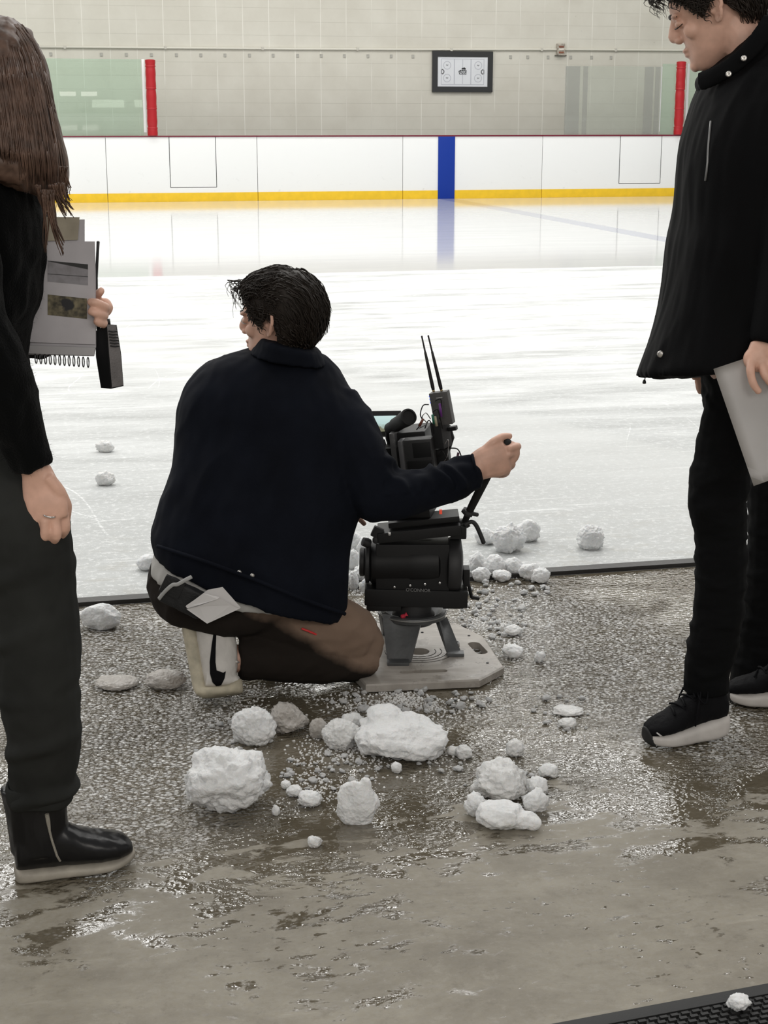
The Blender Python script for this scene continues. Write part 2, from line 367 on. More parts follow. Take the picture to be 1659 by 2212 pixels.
BH = RD(830, 295, D_BOARD).z; KH = 0.165
seams = [RD(px, 360, D_BOARD).dot(E1) for px in (-800, -450, -100, 230, 556, 870, 1171, 1470, 1790, 2110, 2430)]
def board(i, x0, x1, label, doors=(), stripe=None):
    t = thing('dasher_board', RK((x0 + x1) / 2, D_BOARD, 0), label, 'rink board', 'white rink boards', YAW)
    g = 0.009
    bm = NB(); box(bm, RK((x0 + x1) / 2, D_BOARD + 0.03, (KH + BH) / 2), x1 - x0 - g, 0.06, BH - KH, RZ, 0.003); obj('facing', bm, M_BOARD, t, 30)
    bm = NB(); box(bm, RK((x0 + x1) / 2, D_BOARD + 0.027, KH / 2), x1 - x0 - g, 0.07, KH, RZ, 0.004); obj('kick_plate', bm, M_KICK, t, 30, label='yellow kick plate')
    bm = NB(); box(bm, RK((x0 + x1) / 2, D_BOARD + 0.04, BH + 0.012), x1 - x0 - 0.004, 0.12, 0.026, RZ, 0.006); obj('cap_rail', bm, M_CAP, t, 30, label='dark red cap rail')
    bm = NB(); box(bm, RK((x0 + x1) / 2, D_BOARD + 0.085, BH / 2), x1 - x0 - 0.004, 0.04, BH - 0.02, RZ); obj('backing_frame', bm, M_GAP, t, False)
    for a, b in doors:
        z0 = RD(420, 406, D_BOARD).z if a < 0 else RD(1380, 396, D_BOARD).z
        d = 0.012; bm = NB()
        for (cx, cz, sx, sz) in ((a, (z0 + BH) / 2, d, BH - z0), (b, (z0 + BH) / 2, d, BH - z0), ((a + b) / 2, z0, b - a, d)):
            box(bm, RK(cx, D_BOARD + 0.0005, cz), sx, 0.004, sz, RZ)
        o = obj('door_gap', bm, M_GAP, t, False)
        bm = NB(); box(bm, RK((a + b) / 2, D_BOARD - 0.001, (z0 + BH) / 2), b - a - d, 0.006, BH - z0 - d, RZ, 0.002); obj('access_door', bm, M_BOARD, t, 30, label='square access door')
    if stripe:
        bm = NB(); box(bm, RK((stripe[0] + stripe[1]) / 2, D_BOARD - 0.012, BH / 2), stripe[1] - stripe[0], 0.012, BH - 0.002, RZ, 0.002); obj('blue_stripe', bm, M_BLUE, t, 30, label='upright blue line stripe')
bx = lambda px: RD(px, 360, D_BOARD).dot(E1)
board(0, seams[2], seams[3], 'white rink board at the far left, half behind the long haired person')
board(1, seams[3], seams[4], 'white rink board with a square access door, beyond the kneeling man to his left', doors=[(bx(367), bx(467))])
board(2, seams[4], seams[5], 'plain white rink board right above the kneeling man, between two others')
board(3, seams[5], seams[6], 'white rink board with the upright blue stripe below the framed rink diagram', stripe=(bx(946), bx(982)))
board(4, seams[6], seams[7], 'white rink board with a square access door, beside the man in the black jacket', doors=[(bx(1338), bx(1427))])
board(5, seams[7], seams[8], 'white rink board at the far right, behind the man in the black jacket')

for i in (0, 1, 8, 9): board(i, seams[i], seams[i + 1], 'white rink board beyond the edge of the view')

# ---- shields above the boards
def clear_sheet():
    m = bpy.data.materials.new('greenish_shield'); m.use_nodes = True; nt = m.node_tree; nt.nodes.clear()
    out = nt.nodes.new('ShaderNodeOutputMaterial'); tr = nt.nodes.new('ShaderNodeBsdfTransparent'); gl = nt.nodes.new('ShaderNodeBsdfGlossy'); mx = nt.nodes.new('ShaderNodeMixShader')
    df = nt.nodes.new('ShaderNodeBsdfDiffuse'); mx2 = nt.nodes.new('ShaderNodeMixShader'); df.inputs[0].default_value = (0.56, 0.64, 0.57, 1)
    tr.inputs[0].default_value = (0.88, 0.96, 0.90, 1); gl.inputs['Roughness'].default_value = 0.02; mx.inputs[0].default_value = 0.05; mx2.inputs[0].default_value = 0.12
    nt.links.new(tr.outputs[0], mx2.inputs[1]); nt.links.new(df.outputs[0], mx2.inputs[2])
    nt.links.new(mx2.outputs[0], mx.inputs[1]); nt.links.new(gl.outputs[0], mx.inputs[2]); nt.links.new(mx.outputs[0], out.inputs[0])
    return m
M_SHIELD = clear_sheet()
def clear_plain():
    m = M_SHIELD.copy(); m.name = 'clear_shield'
    for nd in m.node_tree.nodes:
        if nd.type == 'BSDF_TRANSPARENT': nd.inputs[0].default_value = (0.93, 0.95, 0.93, 1)
        if nd.type == 'BSDF_DIFFUSE': nd.inputs[0].default_value = (0.55, 0.56, 0.52, 1)
    return m
def reflection_sheet():  # tinted sheet for strips added in place of grey reflections in the glass
    m = M_SHIELD.copy(); m.name = 'grey_reflection'
    for nd in m.node_tree.nodes:
        if nd.type == 'BSDF_TRANSPARENT': nd.inputs[0].default_value = (0.87, 0.86, 0.87, 1)
        if nd.type == 'BSDF_DIFFUSE': nd.inputs[0].default_value = (0.50, 0.48, 0.49, 1)
    return m
M_CLEAR = clear_plain(); M_REFLECT = reflection_sheet(); M_ALU = mat('bright_aluminium', (0.80, 0.81, 0.80), 0.3, 0.6)
M_RED = mat('red_vinyl_pad', (0.40, 0.008, 0.014), 0.32, bump=(14, 0.25, 0.01))
M_STRAP = mat('red_strap', (0.42, 0.008, 0.015), 0.4)
DG = D_BOARD + 0.06; GB = BH + 0.027
def shield(xa, xb, yt, label, m, posts=(), strips=()):
    a, b = RD(xa, 250, DG).dot(E1), RD(xb, 250, DG).dot(E1); zt = RD((xa + xb) / 2, yt, DG).z
    t = thing('glass_shield', RK((a + b) / 2, DG, GB), label, 'glass', None, YAW)
    bm = NB(); box(bm, RK((a + b) / 2, DG, (GB + zt) / 2), b - a, 0.012, zt - GB, RZ, 0.002); obj('pane', bm, m, t, 30)
    for px, w in posts:
        p = RD(px, 250, DG).dot(E1); bm = NB(); box(bm, RK(p, DG, (GB + zt) / 2 + 0.03), w, 0.04, zt - GB - 0.06, RZ, 0.005); obj('edge_channel', bm, M_ALU, t, 30, label='bright metal edge channel')
    for px0, px1 in strips:
        p0, p1 = RD(px0, 250, DG).dot(E1), RD(px1, 250, DG).dot(E1); bm = NB(); box(bm, RK((p0 + p1) / 2, DG + 0.02, (GB + zt) / 2), p1 - p0, 0.012, zt - GB - 0.01, RZ, 0.002); obj('reflection_strip', bm, M_REFLECT, t, 30, label='grey strip standing in for a reflection')
shield(105, 309, 127, 'greenish glass shield on the boards beside the long haired person', M_SHIELD, posts=[(101, 0.05), (313, 0.055)])
shield(1220, 1424, 143, 'clear glass shield with added reflection strips, left of the red post by the man in black', M_CLEAR, posts=[(1425, 0.018)], strips=[(1220, 1251), (1258, 1268), (1390, 1409), (1413, 1423)])
shield(1427, 1456, 138, 'narrow greenish glass shield touching the red post by the man in black', M_SHIELD)
shield(1480, 1620, 138, 'glass shield right of the red post, mostly hidden behind the man in black', M_SHIELD, posts=[(1482, 0.05)])
def post(xa, xb, yt, label):
    a, b = RD(xa, 220, DG).dot(E1), RD(xb, 220, DG).dot(E1); zt = RD((xa + xb) / 2, yt, DG).z; r = (b - a) / 2; c = (a + b) / 2
    t = thing('padded_post', RK(c, DG, GB), label, 'post', 'red padded posts', YAW)
    bm = NB(); zs = [GB, GB + 0.03]; prof = []
    n = 26
    for i in range(n + 1):
        f = i / n; dent = 0.07 * (1 if any(abs(f - q) < 0.02 for q in (0.1, 0.36, 0.63, 0.92)) else 0)
        prof.append((r * (1 - dent) * (1 + 0.03 * sin(f * 40)), f * (zt - GB)))
    prof += [(r * 0.7, zt - GB + 0.012), (r * 0.3, zt - GB + 0.016)]
    lathe(bm, RK(c, DG - 0.04, GB), (0, 0, 1), prof, 20, up=E1); obj('pad', bm, M_RED, t, 50)
    for f in (0.1, 0.36, 0.63, 0.92):
        bm = NB(); lathe(bm, RK(c, DG - 0.04, GB + f * (zt - GB)), (0, 0, 1), [(r * 1.0, -0.014), (r * 1.03, -0.01), (r * 1.03, 0.01), (r, 0.014)], 20, up=E1)
        obj('strap', bm, M_STRAP, t, 40)
    bm = NB(); box(bm, RK(c, DG + 0.03, (GB + zt) / 2), 0.05, 0.05, zt - GB, RZ, 0.004); obj('upright', bm, M_ALU, t, 30)
post(316, 338, 130, 'red padded post at the end of the left greenish glass shield')
post(1457, 1476, 134, 'red padded post beside the chin of the man in black')

# ---- on the wall
DW = D_WALL
bm = NB()
pts = [RD(px, py, DW - 0.03) for px, py in ((60, 101), (300, 103), (560, 105), (640, 106), (900, 107), (1200, 107), (1500, 109), (1700, 110))]
tube(bm, pts, 0.022, 10, ends=False)
t = thing('conduit', RK(0, DW - 0.03, pts[0].z), 'thin cream pipe running level along the block wall', 'pipe', None, YAW)
obj('pipe', bm, mat('cream_pipe', (0.70, 0.68, 0.60), 0.4), t)
for px, py in ((140, 102), (357, 103), (567, 105), (772, 106), (975, 107), (1170, 107), (1330, 108)):
    c = RD(px, py, DW - 0.03); bm = NB(); box(bm, c, 0.05, 0.055, 0.065, RZ, 0.01); obj('clip', bm, mat('pipe_clip', (0.55, 0.53, 0.47), 0.5), t, 30)
M_TAB = mat('grey_wall_tab', (0.42, 0.41, 0.37), 0.7, var=(30, 0.2))
wx = [110, 219, 273, 327, 381, 434, 486, 539, 590, 643, 694, 744, 795, 845, 892, 1103, 1140, 1184, 1233, 1278, 1320]
for i, px in enumerate(wx):
    py = 117 + (px - 100) * 0.006
    bm = NB(); c = RD(px, py, DW - 0.006); box(bm, c, 0.055, 0.012, 0.07, RZ, 0.003); o = obj('wall_tab', bm, M_TAB, None, 30, loc=c, rz=YAW)
    props(o, 'small grey square tab in the row on the block wall just below the long pipe', 'wall fitting', 'grey tabs below the wall pipe')
t = thing('junction_box', RD(1211, 107, DW - 0.05), 'rusty junction box on the wall pipe, right of the framed rink diagram', 'electrical box', None, YAW)
c = RD(1211, 107, DW - 0.05)
bm = NB(); box(bm, c, 0.17, 0.1, 0.24, RZ, 0.012); obj('housing', bm, mat('weathered_box', (0.42, 0.38, 0.32), 0.55, var=(18, 0.5)), t, 30)
for dz, col in ((0.055, (0.20, 0.07, 0.04)), (0.0, (0.75, 0.70, 0.62)), (-0.06, (0.24, 0.09, 0.05))):
    bm = NB(); box(bm, c + V((0, 0, dz)) - E2 * 0.052, 0.11, 0.016, 0.036, RZ, 0.004); obj('cover', bm, mat('box_cover', col, 0.6), t, 30)
bm = NB(); box(bm, RD(1211, 120, DW - 0.02), 0.26, 0.03, 0.022, RZ, 0.004); obj('bracket', bm, mat('box_bracket', (0.13, 0.12, 0.10), 0.6), t, 30)

# ---- framed rink diagram
M_BLACKFR = mat('black_frame', (0.022, 0.023, 0.024), 0.4)
def RW(px, py, d=0.0): return RD(px, py, DW - 0.03 - d)
c0, c1 = RW(934, 111), RW(1063, 199)
fx0, fx1 = c0.dot(E1), c1.dot(E1); fz1, fz0 = RW(998, 111).z, RW(998, 199).z
fw, fh = fx1 - fx0, fz1 - fz0; fcx, fcz = (fx0 + fx1) / 2, (fz0 + fz1) / 2
t = thing('framed_diagram', RK(fcx, DW - 0.03, fz0), 'black framed white hockey rink diagram hanging on the block wall', 'framed picture', None, YAW)
def fbox(bm, x, z, w, h, d, dep=0.03): box(bm, RK(fcx + x, DW - 0.03 - d, fcz + z), w, dep, h, RZ, 0.0)
bm = NB(); b = 0.085 * fw
for x, z, w, h in ((0, fh / 2 - b / 2, fw, b), (0, -fh / 2 + b / 2, fw, b), (-fw / 2 + b / 2, 0, b, fh - 2 * b), (fw / 2 - b / 2, 0, b, fh - 2 * b)): fbox(bm, x, z, w, h, 0, 0.06)
obj('frame', bm, M_BLACKFR, t, False)
bm = NB(); fbox(bm, 0, 0, fw - 2 * b, fh - 2 * b, 0.0, 0.03); obj('board_face', bm, mat('diagram_white', (0.74, 0.76, 0.79), 0.3, var=(4, 0.03)), t, False)
iw, ih = fw - 2 * b, fh - 2 * b
def ringflat(bm, cx, cz, r, w, a0=0, a1=2 * pi, n=28):
    for i in range(n):
        q0, q1 = a0 + (a1 - a0) * i / n, a0 + (a1 - a0) * (i + 1) / n
        bm.faces.new([bm.verts.new(RK(fcx + cx + rr * cos(q), DW - 0.0465, fcz + cz + rr * sin(q))) for rr, q in ((r - w / 2, q0), (r + w / 2, q0), (r + w / 2, q1), (r - w / 2, q1))])
bm = NB()
for sx in (-1, 1):
    for sz in (-1, 1): ringflat(bm, sx * iw * 0.31, sz * ih * 0.215, ih * 0.13, 0.014)
    fbox(bm, sx * iw * 0.165, 0, 0.02, ih * 0.86, 0.016, 0.001); fbox(bm, sx * iw * 0.425, 0, 0.012, ih * 0.84, 0.016, 0.001)
fbox(bm, 0, 0, 0.012, ih * 0.82, 0.016, 0.001)
for sz in (-1, 1): fbox(bm, 0, sz * ih * 0.43, iw * 0.86, 0.012, 0.016, 0.001)
obj('line_markings', bm, mat('faint_line', (0.50, 0.51, 0.56), 0.5), t, False)
bm = NB()
for sx in (-1, 1):
    for sz in (-1, 1):
        for k in (-1, 0, 1): fbox(bm, sx * iw * 0.31 + k * 0.016, sz * ih * 0.215 + (0.006 if k else -0.004), 0.013, 0.02, 0.0165, 0.001)
    ringflat(bm, sx * iw * 0.415, 0, 0.045, 0.022, pi / 2 if sx > 0 else -pi / 2, 3 * pi / 2 if sx > 0 else pi / 2, 10); fbox(bm, sx * iw * 0.425, 0, 0.016, 0.085, 0.0165, 0.001)
obj('small_marks', bm, mat('grey_mark', (0.14, 0.14, 0.15), 0.5), t, False)
# the dark emblem in the middle: a two humped crest over a swooped, outlined word block
bm = NB(); u = iw * 0.145
for cx, cz, r in ((-0.02, 0.40, 0.13), (0.20, 0.42, 0.16), (0.33, 0.38, 0.11)):
    bm.faces.new([bm.verts.new(RK(fcx + (cx + r * cos(q)) * u, DW - 0.047, fcz + (cz + r * 0.9 * sin(q)) * u)) for q in [2 * pi * j / 14 for j in range(14)]])
def bar(x0, z0, x1, z1, w):
    d = V((x1 - x0, z1 - z0, 0)); nn = V((-d.y, d.x, 0)).normalized() * w / 2
    bm.faces.new([bm.verts.new(RK(fcx + (x + s * nn.x) * u, DW - 0.047, fcz + (z + s * nn.y) * u)) for x, z, s in ((x0, z0, -1), (x1, z1, -1), (x1, z1, 1), (x0, z0, 1))])
for s in ((-0.55, 0.02, -0.2, 0.22, 0.12), (-0.2, 0.22, 0.5, 0.22, 0.07), (-0.5, 0.0, -0.42, -0.3, 0.10), (-0.42, -0.36, 0.5, -0.36, 0.06), (0.5, 0.2, 0.46, -0.36, 0.07),
          (-0.28, 0.12, -0.22, -0.22, 0.10), (-0.1, 0.14, -0.1, -0.2, 0.09), (-0.1, 0.14, 0.08, 0.14, 0.08), (-0.1, -0.2, 0.08, -0.2, 0.08), (0.16, 0.14, 0.16, -0.2, 0.09), (0.16, 0.14, 0.32, 0.14, 0.07), (0.16, -0.03, 0.3, -0.03, 0.07), (0.16, -0.2, 0.34, -0.2, 0.07), (0.38, 0.14, 0.4, -0.2, 0.08)): bar(*s)
obj('emblem', bm, mat('emblem_black', (0.02, 0.02, 0.022), 0.5), t, False)
# ================================================================== PEOPLE: shared builders
M_SKIN = mat('skin', (0.68, 0.41, 0.31), 0.48, bump=(180, 0.12, 0.001), var=(28, 0.14))
M_SKIN2 = mat('lips', (0.38, 0.16, 0.13), 0.45)
M_NAIL = mat('fingernail', (0.62, 0.40, 0.33), 0.3)
M_HAIR = mat('dark_brown_hair', (0.020, 0.014, 0.010), 0.55, spec=0.3)
M_EYE = mat('eye_white', (0.55, 0.52, 0.50), 0.2); M_IRIS = mat('dark_iris', (0.02, 0.015, 0.01), 0.2)
M_NAVY = mat('dark_navy_cloth', (0.0050, 0.0065, 0.0115), 0.85, spec=0.12, bump=(420, 0.25, 0.001), var=(7, 0.3))
M_BLACK = mat('black_cloth', (0.0028, 0.0029, 0.0034), 0.75, spec=0.09, bump=(400, 0.25, 0.001), var=(6, 0.3))
M_TROUS = mat('black_trousers', (0.0035, 0.0038, 0.0042), 0.85, spec=0.12, bump=(500, 0.25, 0.001))
M_KHAKI = mat('dark_khaki_cloth', (0.16, 0.105, 0.072), 0.9, spec=0.15, bump=(460, 0.3, 0.001), var=(5, 0.2))
M_CHARC = mat('charcoal_cloth', (0.023, 0.024, 0.0225), 0.85, spec=0.15, bump=(380, 0.25, 0.001), var=(6, 0.25))
M_WOOL = mat('black_wool', (0.0035, 0.0038, 0.0040), 0.95, spec=0.05, bump=(240, 0.8, 0.003), sheen=0.04)
M_GREYTEE = mat('pale_grey_cotton', (0.46, 0.45, 0.43), 0.9, spec=0.1, bump=(300, 0.3, 0.001))
M_WHITELEA = mat('worn_white_leather', (0.62, 0.59, 0.55), 0.5, bump=(90, 0.2), var=(22, 0.12))
M_CREAM = mat('stained_cream_rubber', (0.50, 0.45, 0.34), 0.6, var=(30, 0.25), bump=(60, 0.3))
M_BLKLEA = mat('black_leather', (0.005, 0.005, 0.0058), 0.30, spec=0.35, bump=(30, 0.15)); M_BLKPAINT = mat('black_mark', (0.004, 0.004, 0.005), 0.7, spec=0.1)
M_MESHUP = mat('charcoal_knit', (0.0045, 0.0045, 0.0055), 0.8, spec=0.15, bump=(260, 0.6, 0.002), var=(12, 0.35))
M_FOAM = mat('pale_foam_sole', (0.55, 0.52, 0.49), 0.6, var=(20, 0.12), bump=(50, 0.25)); M_OUTSOLE = mat('black_outsole', (0.015, 0.015, 0.015), 0.7)
M_SNAP = mat('metal_snap', (0.55, 0.53, 0.50), 0.3, 0.8)

def loft2(bm, rows, n=44, k=5, e=2.3, cap=True):
    """rows of (xl, yl, xr, yr, Y centre, half depth): rings strung between a left and a right outline point"""
    rings = []
    for r in spline([tuple(q) + ((0.0,) if len(q) == 6 else ()) for q in rows], k):
        a, b = P(r[0], r[1], r[4]), P(r[2], r[3], r[4]); c = (a + b) / 2; h = (b - a) / 2; ring = []
        for j in range(n):
            q = 2 * pi * j / n; cx, cy = cos(q), sin(q)
            x = abs(cx) ** (2 / e) * (1 if cx >= 0 else -1); y = abs(cy) ** (2 / e) * (1 if cy >= 0 else -1)
            ring.append(c + h * x + V((0, 1, -r[6])) * y * r[5])
        rings.append(ring)
    ring_strip(bm, rings, cap)

# head: local x to the nose, y to the person's left, z up from the chin
HEADROWS = [(-0.004, .030, .052, .018), (.004, .012, .074, .028), (.016, -.012, .086, .038), (.034, -.035, .0875, .050), (.052, -.055, .0850, .0575), (.070, -.072, .0850, .0625), (.090, -.086, .0850, .0665),
            (.110, -.095, .0850, .0700), (.130, -.100, .0905, .0735), (.150, -.102, .0910, .0765), (.172, -.098, .0840, .0765), (.192, -.086, .0690, .0700), (.210, -.064, .0440, .0560), (.222, -.035, .0150, .0340), (.227, -.016, -.004, .012)]
def head_bm(X, neck=None, s=1.0, chin=0.0):
    """X maps local head space to the world; returns bmesh of skull, face, ears"""
    bm = NB(); rings = []
    for z, b, f, w in spline(HEADROWS, 4):
        c = (b + f) / 2; h = (f - b) / 2; ring = []
        for j in range(36):
            q = 2 * pi * j / 36; cx, cy = cos(q), sin(q)
            e = 2.15
            ring.append(V((c + h * abs(cx) ** (2 / e) * (1 if cx > 0 else -1), w * abs(cy) ** (2 / e) * (1 if cy > 0 else -1) * (1 - 0.16 * max(0, cx) ** 2), z)))
        rings.append(ring)
    ring_strip(bm, rings)
    # nose
    nose = [(.080, .137, .0080, .011), (.086, .123, .0090, .014), (.092, .108, .0105, .017), (.100, .095, .0115, .016), (.103, .089, .0115, .012)]
    tube(bm, [V((x, 0, z)) for x, z, a, b in nose], [(a, b) for x, z, a, b in nose], 12, up=V((0, 1, 0)))
    for sy in (-1, 1): ell(bm, (.093, sy * .0105, .0845), .0105, .0068, .0072)
    # brows, cheekbones, lips, chin
    for sy in (-1, 1):
        ell(bm, (.078, sy * .032, .136), .0125, .026, .007); ell(bm, (.056, sy * .045, .092), .020, .014, .020)
        ell(bm, (.0765, sy * .033, .117), .012, .017, .008)
    ell(bm, (.0865, 0, .0585), .0095, .020, .0055); ell(bm, (.0850, 0, .0475), .0095, .018, .0062); ell(bm, (.0815, 0, .018), .0115, .020, .013)
    # ears
    for sy in (-1, 1):
        R = Matrix.Rotation(sy * radians(-22), 3, 'Z') @ Matrix.Rotation(radians(-10), 3, 'Y')
        pts = []
        for j in range(19):
            q = radians(-120 + 290 * j / 18); pts.append(V((-.015, sy * .079, .112)) + R @ V((-.017 * cos(q) * (1.0 if sin(q) > 0 else .75), sy * .006 * (1 + cos(q)), .031 * sin(q))))
        tube(bm, pts, [.0048] * 19, 8, up=V((0, 1, 0)))
        ell(bm, V((-.013, sy * .074, .110)), .014, .007, .026, R); ell(bm, V((-.007, sy * .078, .088)), .008, .006, .010, R); ell(bm, V((-.001, sy * .0765, .108)), .005, .006, .008, R)
    bmesh.ops.transform(bm, matrix=X, verts=bm.verts)
    return bm
def HX(nose_px, Y, yaw, pitch, roll=0.0, s=1.0):
    """head matrix with the nose tip seen at nose_px; yaw 0 faces the left of the frame, positive turns away"""
    R = Matrix.Rotation(pi - yaw, 4, 'Z') @ Matrix.Rotation(roll, 4, 'X') @ Matrix.Rotation(pitch, 4, 'Y') @ Matrix.Scale(s, 4)
    t = P(nose_px[0], nose_px[1], Y) - (R @ V((.118, 0, .086)))
    return Matrix.Translation(t) @ R
def eyes(X, parent, closed=False):
    for sy in (-1, 1) if closed else ():
        bm = NB(); tube(bm, [X @ V((.0915 - .022 * t * t, sy * (.020 + .028 * t), .1125 - .003 * sin(t * pi))) for t in [i / 6 for i in range(7)]], [.0008, .0014, .0016, .0016, .0015, .0013, .0008], 6); obj('eyelashes', bm, M_HAIR, parent, label='lowered dark eyelashes')
    for sy in () if closed else (-1, 1):
        bm = NB(); ell(bm, X @ V((.0805, sy * .032, .1165)), .0105, .0105, .0105); e = obj('eye', bm, M_EYE, parent, label='eye')
        bm = NB(); ell(bm, X @ V((.0875, sy * .0325, .1160)), .0050, .0050, .0055); obj('iris', bm, M_IRIS, e)
    for sy in (-1, 1):
        bm = NB(); pts = [X @ V((.0935 - .018 * t * t, sy * (.016 + .036 * t), .136 + .006 * sin(t * pi) - .004 * t)) for t in [i / 6 for i in range(7)]]
        tube(bm, pts, [.0022, .0034, .0040, .0040, .0034, .0026, .0015], 8); obj('eyebrow', bm, M_HAIR, parent, label='dark eyebrow')
def strand(bm, pts, r, n=4):
    L = len(pts); tube(bm, pts, [r * (1 - 0.75 * i / (L - 1)) for i in range(L)], n, ends=False)
def scalp_hair(X, name, parent, m, hairline, thick, count, length, curl, flow, seed=1, label=None, front=None):
    """a full cap of hair: a solid underlayer plus separate locks lying over it"""
    rnd = random.Random(seed); bm = NB(); pts = []
    def skin(u, w):                               # u around from the face 0..2pi, w 0 at crown ..1 at chin level
        z = .227 * (1 - w); best = None
        rr = spline(HEADROWS, 4)
        for a, b in zip(rr, rr[1:]):
            if a[0] <= z <= b[0]:
                t = (z - a[0]) / (b[0] - a[0] + 1e-9); best = [p + (q - p) * t for p, q in zip(a, b)]; break
        best = best or rr[-1]
        c = (best[1] + best[2]) / 2; h = (best[2] - best[1]) / 2
        return V((c + h * cos(u), best[3] * sin(u), z))
    # underlayer
    nu, nw = 40, 16; grid = []
    for i in range(nw + 1):
        row = []
        for j in range(nu):
            u = 2 * pi * j / nu; w = hairline(u) * i / nw
            p = skin(u, max(w, 0.001)); o = V((p.x + .008, p.y, (p.z - .12))).normalized()
            th = thick(u) * (1.0 if i < nw else 0.25) * (1 + 0.16 * noise.noise(p * 38 + V((seed, 0, 0))) + 0.10 * noise.noise(p * 110))
            row.append(bm.verts.new(X @ (p + o * th)))
        grid.append(row)
    for a, b in zip(grid, grid[1:]):
        for j in range(nu): bm.faces.new((a[j], a[(j + 1) % nu], b[(j + 1) % nu], b[j]))
    bm.faces.new(list(reversed(grid[0])))
    for k in range(count):
        u = rnd.uniform(0, 2 * pi); w = hairline(u) * rnd.uniform(0.02, 0.98) ** 0.8
        p = skin(u, w); o = V((p.x + .008, p.y, (p.z - .12))).normalized()
        d = V(flow(p, u)); d = (d - o * d.dot(o)).normalized(); L = length(u, w) * rnd.uniform(0.7, 1.2); q = p + o * thick(u) * rnd.uniform(.86, 1.25)
        side = d.cross(o); ph = rnd.uniform(0, 6.28); amp = curl(u) * rnd.uniform(.5, 1.3); line = []
        base = q.copy()
        for i in range(8):
            t = i / 7; c = V((p.x * 0 - .005, 0, .12)); rad = (base - c); 
            pos = base + o * amp * (1 - cos(ph + t * 7)) * .5 + side * amp * sin(ph + t * 7)
            line.append(X @ pos); base = base + d * L / 7
            oo = (base - c).normalized(); keep = rad.length
            base = c + oo * (keep + (base - c).length) / 2
            d = (d - oo * d.dot(oo) + V((0, 0, -.06))).normalized()
        strand(bm, line, rnd.uniform(.0013, .0024))
    if front: front(bm, X, rnd)
    return obj(name, bm, m, parent, label=label)
# shoe: local x heel to toe, y across, z up from the ground
def shoe_frame(heel, toe, up=V((0, 0, 1))):
    x = (V(toe) - V(heel)); L = x.length; x.normalize(); z = (V(up) - x * V(up).dot(x)).normalized(); y = z.cross(x)
    m = Matrix((x, y, z)).transposed().to_4x4(); m.translation = V(heel); return m, L
def shoe_body(bm, X, L, rows, e=2.4, n=32):
    """rows of (x fraction, half width, z bottom, z top, y shift)"""
    rings = []
    for r in spline(rows, 4):
        c = (r[2] + r[3]) / 2; h = (r[3] - r[2]) / 2
        rings.append([X @ V((r[0] * L, r[4] + r[1] * abs(cos(q)) ** (2 / e) * (1 if cos(q) > 0 else -1), c + h * abs(sin(q)) ** (2 / e) * (1 if sin(q) > 0 else -1))) for q in [2 * pi * j / n for j in range(n)]])
    ring_strip(bm, rings)
def finger(bm, pts, r0, r1):
    """a finger with slight knuckles: pts are world points from knuckle to tip"""
    pp = spline([tuple(p) for p in pts], 4); L = len(pp); rad = []
    for i in range(L):
        t = i / (L - 1); r = r0 + (r1 - r0) * t
        for k in range(1, len(pts) - 1):
            r *= 1 + 0.10 * math.exp(-((i - 4 * k) / 1.3) ** 2)
        rad.append(r)
    tube(bm, pp, rad, 10)
def on_surface(px, target, lift=.0):
    """points of target's surface seen at pixels"""
    from mathutils.bvhtree import BVHTree
    mw = MW[target.name]; inv = mw.inverted(); bv = BVHTree.FromPolygons([v.co for v in target.data.vertices], [p.vertices for p in target.data.polygons]); out = []
    for x, y in px:
        h = bv.ray_cast(inv @ CAM, (inv.to_3x3() @ ray(x, y)).normalized())
        if h[0] is not None: out.append(mw @ (h[0] + h[1] * lift))
    return out
def PP(*l): return [P(*q) for q in l]
# ================================================================== PERSON kneeling by the camera
KN = thing('person', G(520, 1500), 'person in a dark navy jacket kneeling beside the low camera, head turned left', 'person')
XK = HX((515, 714), 4.12, radians(20), radians(3), s=1.0)
bm = head_bm(XK)
nk = [XK @ V(p) for p in ((-.028, 0, .075), (-.030, 0, .03), (-.03, 0, -.02))]; nk += [P(625, 800, 4.08)]
tube(bm, nk, [.056, .056, .060, .075], 20)
bt = NB(); 
# one continuous figure under the clothes: head, neck, trunk, arms, hands, legs
loft2(bm, [(575, 770, 690, 775, 4.08, .07), (450, 815, 730, 825, 4.08, .10), (410, 900, 765, 920, 4.06, .115), (395, 1000, 760, 1050, 4.03, .115), (375, 1100, 730, 1160, 4.0, .115), (355, 1200, 700, 1250, 3.99, .12), (345, 1270, 600, 1320, 3.99, .12)], 28)
limb(bm, [(735, 870, 4.06, 42), (775, 980, 4.0, 42), (815, 1068, 3.98, 40), (900, 1058, 4.0, 36), (985, 1030, 4.04, 29), (1035, 1008, 4.06, 27)])
limb(bm, [(440, 880, 4.08, 42), (480, 1040, 4.26, 40), (640, 1110, 4.36, 34), (735, 1112, 4.33, 26)])
limb(bm, [(400, 1275, 4.0, 50), (560, 1325, 3.98, 56), (740, 1372, 4.02, 48), (790, 1410, 4.01, 36), (700, 1428, 3.95, 36), (590, 1428, 3.92, 38), (490, 1425, 3.9, 28), (465, 1470, 3.9, 26)])
limb(bm, [(480, 1285, 4.12, 46), (560, 1240, 4.40, 48), (610, 1240, 4.56, 40), (610, 1300, 4.56, 34), (610, 1350, 4.56, 26)])
